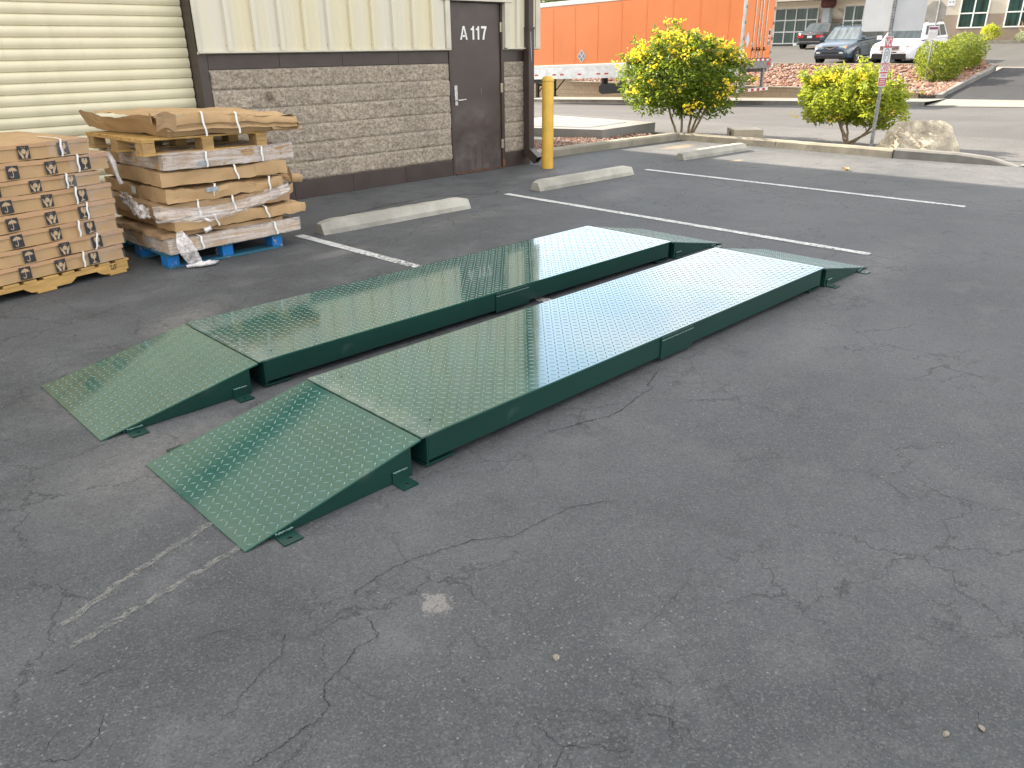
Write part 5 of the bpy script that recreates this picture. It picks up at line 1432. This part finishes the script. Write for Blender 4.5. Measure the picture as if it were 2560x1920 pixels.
# ------------------------------------------------------------------ cars
def car(name, label, Lc, Wc, Hc, paint, kind, loc, rz, pitch):
    t = empty(name, loc, rz, label, 'car'); t.rotation_euler = (0, pitch, rz)
    hw = Wc / 2; sed = kind == 'sedan'
    gr = .19 if sed else .24                      # ground clearance
    belt = .93 if sed else 1.08
    # stations along x: x, z bottom, z top(belt/hood), half width factor, shoulder drop
    h = Lc / 2
    if sed: st = [(-h, .42, .86, .78), (-h + .10, .26, .98, .90), (-h + .5, gr, 1.02, .98), (-1.2, gr, belt + .03, 1.0), (0, gr, belt, 1.0), (.75, gr, belt - .01, 1.0), (1.25, gr, .90, .99), (h - .45, gr, .80, .95), (h - .1, .26, .70, .86), (h, .36, .60, .74)]
    else: st = [(-h, .50, 1.0, .86), (-h + .08, .32, 1.08, .95), (-h + .5, gr, 1.10, 1.0), (-1.2, gr, belt + .02, 1.0), (0, gr, belt, 1.0), (.80, gr, belt, 1.0), (1.25, gr, 1.06, .99), (h - .55, gr, 1.00, .965), (h - .18, .28, .92, .90), (h - .03, .34, .82, .82), (h, .40, .74, .76)]
    m = MB(); v = []; NS = 10
    def ring(x, zb, zt, wf):
        w2 = hw * wf; hh = zt - zb
        return [(x, -w2 * .86, zb), (x, -w2 * .98, zb + .10 * hh), (x, -w2, zb + .45 * hh), (x, -w2 * .985, zb + .72 * hh), (x, -w2 * .93, zb + .93 * hh), (x, -w2 * .80, zt), (x, -w2 * .35, zt + .025), (x, 0, zt + .032),
                (x, w2 * .35, zt + .025), (x, w2 * .80, zt), (x, w2 * .93, zb + .93 * hh), (x, w2 * .985, zb + .72 * hh), (x, w2, zb + .45 * hh), (x, w2 * .98, zb + .10 * hh), (x, w2 * .86, zb)]
    rings = [ring(*q) for q in st]; n = 15
    for r in rings: v += r
    f = [(i * n + k, i * n + k + 1, (i + 1) * n + k + 1, (i + 1) * n + k) for i in range(len(st) - 1) for k in range(n - 1)]
    m.add(v, f, 0, True); m.add(v[:n], [tuple(range(n))[::-1]], 0, True); m.add(v[-n:], [tuple(range(n))], 0, True)
    m.build('body', paint, t, sharp=40)
    # greenhouse
    zb = belt - .02
    if sed: base = (-1.65, 1.0); roof = (-.95, .25); zr = Hc
    else: base = (-h + .12, 1.15); roof = (-h + .42, .42); zr = Hc - .03
    wb, wr = hw * .93, hw * .72
    def G(fz, fx, sy):
        x = base[0] + (roof[0] - base[0]) * fz if fx == 0 else base[1] + (roof[1] - base[1]) * fz
        return (x, sy * (wb + (wr - wb) * fz), zb + (zr - zb) * fz)
    m = MB(); v = []
    for fz in (0, .12, .9, 1.0):
        sc = 1 if fz < 1 else .93
        for fx, sy in ((1, -1), (1, 1), (0, 1), (0, -1)):
            p = G(fz if fz < 1 else .985, fx, sy); v.append((p[0], p[1] * sc, p[2] if fz < 1 else zr))
    f = []
    for i in range(3):
        for k in range(4): f.append((i * 4 + k, i * 4 + (k + 1) % 4, i * 4 + 4 + (k + 1) % 4, i * 4 + 4 + k))
    m.add(v, f, 0, False); m.add(v[12:], [(0, 1, 2, 3)]); m.build('cabin', paint, t, bevel=.05, seg=3)
    def pane(corners, nm, mat, off):
        q = MB(); nrm = (Vector(corners[1]) - Vector(corners[0])).cross(Vector(corners[3]) - Vector(corners[0])).normalized() * off
        c = [Vector(p) + nrm for p in corners]; q.add(c, [(0, 1, 2, 3)]); q.build(nm, mat, t)
    def mixp(fz, fxx, sy):
        a, b = G(fz, 0, sy), G(fz, 1, sy); return tuple(a[i] + (b[i] - a[i]) * fxx for i in range(3))
    def yy(p, s_): return (p[0], p[1] * s_, p[2])
    pane([yy(G(.10, 1, -1), .90), yy(G(.10, 1, 1), .90), yy(G(.90, 1, 1), .88), yy(G(.90, 1, -1), .88)], 'windscreen', M['carshade'] if kind == 'suv_blue' else M['carglass'], .006)
    pane([yy(G(.20, 0, 1), .86), yy(G(.20, 0, -1), .86), yy(G(.86, 0, -1), .84), yy(G(.86, 0, 1), .84)], 'rear_window', M['carglass'], .006)
    sp_ = ((.06, .30), (.33, .62), (.65, .92)) if not sed else ((.10, .46), (.50, .92))
    for a, b in sp_:
        for sy in (-1, 1):
            c = [mixp(.16, a, sy), mixp(.16, b, sy), mixp(.84, b, sy), mixp(.84, a, sy)]
            pane(c if sy < 0 else c[::-1], 'side_window', M['carglass'], .008)
    # wheels
    wx = Lc * .285; rw = .33 if sed else .37
    for x in (-wx, wx):
        for sy in (-1, 1):
            A_ = Matrix.Translation((x, sy * (hw - .10), rw)) @ Matrix.Rotation(R(90) * sy, 4, 'X')
            q = MB(); q.lathe([(rw + .05, -.108), (rw + .05, -.095), (.05, -.094)], 24, M=A_)
            arch = q.build('wheel_arch', M['black'], t)
            q = MB(); q.lathe([(rw * .62, -.115), (rw * .9, -.125), (rw, -.10), (rw, .10), (rw * .9, .12), (rw * .62, .115)], 28, M=A_); wh = q.build('wheel', M['rubber'], t)
            q = MB(); q.lathe([(.0001, -.112), (.06, -.114), (.07, -.10), (.10, -.10)], 16, M=A_)
            for k in range(5):
                a = k * 2 * math.pi / 5; q.box(-.03, .03, .05, rw * .64, -.112, -.09, M=A_ @ Matrix.Rotation(a, 4, 'Z'))
            q.lathe([(rw * .56, -.10), (rw * .63, -.118), (rw * .64, -.08), (rw * .60, .0)], 24, M=A_); q.build('rim', M['steel'], wh)
    def strip(nm, mat, x0, x1, y0, y1, z0, z1, bv=.015): q = MB(); q.box(x0, x1, y0, y1, z0, z1); return q.build(nm, mat, t, bevel=bv)
    if not sed:
        strip('lower_bumper', M['black'], h - .22, h + .01, -hw * .78, hw * .78, .30, .50 if kind == 'suv_blue' else .56, .03)
        strip('lower_bumper', M['black'], -h - .01, -h + .2, -hw * .8, hw * .8, .32, .5, .03)
        for sy in (-1, 1):
            a, b = sorted((sy * hw * .46, sy * hw * .80))
            q = MB(); q.prism([(a, .76), (b, .76 if sy > 0 else .74), (b, .91), (a, .87 if sy > 0 else .91)], 'x', h - .16, h - .035)
            hl = q.build('headlight', M['lamp'], t, bevel=.02)
            q = MB(); c, d = sorted((sy * hw * .70, sy * hw * .82)); q.box(h - .155, h - .05, c, d, .78 if kind == 'suv_blue' else .85, .89); q.build('indicator', M['amber'], hl)
            c, d = sorted((sy * hw * .50, sy * hw * .70)); strip('fog_lamp', M['lamp'], h - .06, h + .005, c, d, .545, .62, .01)
            c, d = sorted((sy * hw * .99, sy * (hw * .99 + .20))); mo = MB(); mo.box(.92, 1.06, c, d, belt + .02, belt + .18); mo.build('mirror', paint if kind == 'suv_white' else M['carblue'], t, bevel=.03)
            q = MB(); q.tube([(-h + .5, sy * hw * .62, Hc - .01), (-h + .55, sy * hw * .62, Hc + .04), (.2, sy * hw * .62, Hc + .04), (.3, sy * hw * .62, Hc - .02)], .018, 6); q.build('roof_rail', M['black'], t)
            c, d = sorted((sy * hw * .74, sy * hw * .86)); strip('tail_light', M['redlens'], -h - .005, -h + .1, c, d, .85, 1.05, .02)
        if kind == 'suv_blue':
            strip('lower_grille', M['black'], h - .06, h + .012, -hw * .42, hw * .42, .54, .64)
            q = MB(); q.prism([(-.36, .87), (-.30, .745), (.30, .745), (.36, .87)], 'x', h - .05, h - .004); g_ = q.build('grille', M['black'], t, bevel=.01)
            q = MB(); q.prism([(-.34, .855), (-.08, .80), (-.05, .76), (.05, .76), (.08, .80), (.34, .855), (.34, .835), (.10, .77), (.06, .735), (-.06, .735), (-.10, .77), (-.34, .835)][::-1], 'x', h - .003, h + .012); q.build('grille_bar', M['chrome'], g_)
        else:
            q = MB(); q.box(h - .06, h + .004, -hw * .45, hw * .45, .66, .90); g_ = q.build('grille', M['alu'], t, bevel=.02)
            for zz in (.71, .78, .85):
                q = MB(); q.box(h + .0045, h + .02, -hw * .43, hw * .43, zz, zz + .028); q.build('grille_bar', M['chrome'], g_)
            for zz in (.745, .815):
                q = MB(); q.box(h + .0045, h + .010, -hw * .43, hw * .43, zz, zz + .025); q.build('grille_gap', M['black'], g_)
            strip('air_intake', M['black'], h - .06, h + .014, -hw * .35, hw * .35, .585, .63)
        q = MB(); q.box(h - .5, h - .3, -.0, .01, .0, .01)
    else:
        strip('lower_bumper', M['black'], -h - .012, -h + .2, -hw * .84, hw * .84, .30, .42, .03)
        strip('bumper_trim', M['chrome'], -h - .016, -h - .002, -hw * .76, hw * .76, .44, .455, .004)
        pl = strip('number_plate', M['signwhite'], -h - .014, -h - .002, -.16, .16, .66, .80, .004)
        for sy in (-1, 1):
            a, b = sorted((sy * hw * .45, sy * hw * .86)); q = MB(); q.prism([(a, .70), (b, .68), (b, .84), (a, .82)], 'x', -h - .006, -h + .12); q.build('tail_light', M['redlens'], t, bevel=.015)
            a, b = sorted((sy * hw * .99, sy * (hw * .99 + .18))); q = MB(); q.box(.55, .67, a, b, belt + .02, belt + .14); q.build('mirror', paint, t, bevel=.03)
        strip('boot_trim', M['chrome'], -h - .010, -h + .05, -hw * .42, hw * .42, .86, .885, .006)
        q = MB(); q.lathe([(.0001, .012), (.05, .012), (.055, 0)], 16, M=Matrix.Translation((-h + .06, 0, .93)) @ Matrix.Rotation(R(-70), 4, 'Y')); q.build('badge', M['chrome'], t)
    # door lines and handles
    for sy in (-1, 1):
        q = MB()
        for x in ((.95, -.05, -1.05) if not sed else (.85, -.1, -1.0)):
            q.box(x - .006, x + .006, sy * hw * 1.0 - .004, sy * hw * 1.0 + .004, gr + .18, belt - .09)
        q.build('door_gap', M['black'], t)
        for x in (.12, -.88):
            a, b = sorted((sy * hw * .985, sy * (hw * .985 + .03))); q = MB(); q.box(x, x + .16, a, b, belt - .17, belt - .135); q.build('door_handle', paint, t, bevel=.008)
    return t
car('parked_car', 'slate blue SUV parked facing the street behind the rock bank', 4.75, 1.95, 1.72, M['carblue'], 'suv_blue', (37.6 + 2.35, 9.85, (zlot(38.6) + zlot(41.3)) / 2), R(180), math.atan2(zlot(41.3) - zlot(38.6), 2.7))
car('parked_car', 'white SUV parked beside the blue one, half hidden by the sign panel', 5.0, 2.0, 1.78, M['carwhite'], 'suv_white', (36.3 + 2.5, 6.5, (zlot(37.4) + zlot(40.2)) / 2), R(180), math.atan2(zlot(40.2) - zlot(37.4), 2.8))
car('parked_car', 'black sedan seen from behind, parked against the office building', 4.6, 1.83, 1.45, M['carblack'], 'sedan', (46.95 + 2.3, 15.35, zlot(49.2)), R(0), R(-3.2))
# reserved wheel stop by the office
T = empty('reserved_stop', (50.9, 17.3, zlot(50.9)), 0, 'white lettered parking stop beside the black sedan', 'parking stop')
m = MB(); m.box(-.08, .08, -1.0, 1.0, -.02, .16); m.build('bar', M['white_paint'], T, bevel=.03)
text('lettering', 'RESERVED', .15, M['ink'], T, (-.085, -.35, .085), (R(90), 0, R(-90)), .002, .001, 1.1)
text('lettering', '875', .15, M['ink'], T, (-.085, .62, .085), (R(90), 0, R(-90)), .006, .001, 1.1)

# ------------------------------------------------------------------ office building
XB = 52.5
T = empty('office_building', (XB, 10, 1.5), 0, 'cream and tan stucco office with green glass windows', 'building')
ZB0 = 1.5
m = MB(); m.box(.02, 18, -50, 60, 3.12 - ZB0, 9.5 - ZB0); m.build('upper_wall', M['stucco_cream'], T)
m = MB(); m.box(0, 18, -50, 60, -1.0, 3.115 - ZB0); m.build('lower_wall', M['stucco_tan'], T)
def office_window(y0, y1, z0, z1, nc, nr):
    # opening is shown as a glazed unit set into a framed recess standing on the wall face
    f = MB(); fw_ = .07
    f.box(-.09, -.001, y0 - 10, y1 - 10, z0 - ZB0, z0 - ZB0 + fw_); f.box(-.09, -.001, y0 - 10, y1 - 10, z1 - ZB0 - fw_, z1 - ZB0)
    for i in range(nc + 1):
        y = y0 + (y1 - y0 - fw_) * i / nc; f.box(-.088, -.001, y - 10, y - 10 + fw_, z0 - ZB0 + fw_ + .001, z1 - ZB0 - fw_ - .001)
    for j in range(1, nr):
        z = z0 + (z1 - z0 - fw_) * j / nr
        for i in range(nc):
            a = y0 + (y1 - y0 - fw_) * i / nc + fw_ + .001; b = y0 + (y1 - y0 - fw_) * (i + 1) / nc - .001; f.box(-.084, -.001, a - 10, b - 10, z - ZB0, z - ZB0 + fw_)
    wn = f.build('window', M['white_paint'], T)
    p = MB(); p.box(-.03, -.004, y0 - 10 + .02, y1 - 10 - .02, z0 - ZB0 + .02, z1 - ZB0 - .02); p.build('pane', M['glass'], wn)
office_window(17.5, 22.2, 1.60, 3.88, 6, 3)
office_window(14.42, 15.76, 2.05, 3.90, 2, 2)
office_window(7.10, 8.70, 2.35, 4.65, 2, 3) if False else office_window(7.10, 8.70, 2.36, 4.0, 2, 2)
office_window(4.55, 6.18, 2.36, 4.0, 2, 2)
office_window(1.0, 2.6, 2.36, 4.0, 2, 2)
m = MB(); m.box(-2.2, -.1, 14.0 - 10, 30 - 10, 4.25 - ZB0, 4.6 - ZB0); m.box(-2.25, -2.201, 14.0 - 10, 30 - 10, 4.2 - ZB0, 4.65 - ZB0); m.build('canopy', M['stucco_cream'], T, bevel=.02)
m = MB(); m.box(-.75, -.25, 16.45 - 10, 16.95 - 10, -.2, 3.78 - ZB0); cl_ = m.build('column', M['colgrey'], T, bevel=.02)
m = MB(); m.lathe([(.36, 3.781 - ZB0), (.46, 3.87 - ZB0), (.50, 3.97 - ZB0), (.47, 4.245 - ZB0)], 20, M=Matrix.Translation((-.5, 6.7, 0))); m.build('capital', M['maroon'], cl_)
m = MB(); m.box(-1.6, -1.45, -30, 3.5, -.05, .16); m.box(-1.45, -.001, -30, 3.5, -.05, .10); m.build('foundation_kerb', M['kerb'], T, bevel=.01)
m = MB(); m.box(-.012, .0195, 9.05 - 10, 9.45 - 10, 3.62 - ZB0, 4.1 - ZB0); pq = m.build('wall_plaque', M['signwhite'], T)
m = MB(); m.box(-.015, -.0125, 9.12 - 10, 9.2 - 10, 3.8 - ZB0, 3.87 - ZB0); m.box(-.015, -.0125, 9.3 - 10, 9.38 - 10, 3.8 - ZB0, 3.87 - ZB0); m.build('plaque_print', M['textgrey'], pq)
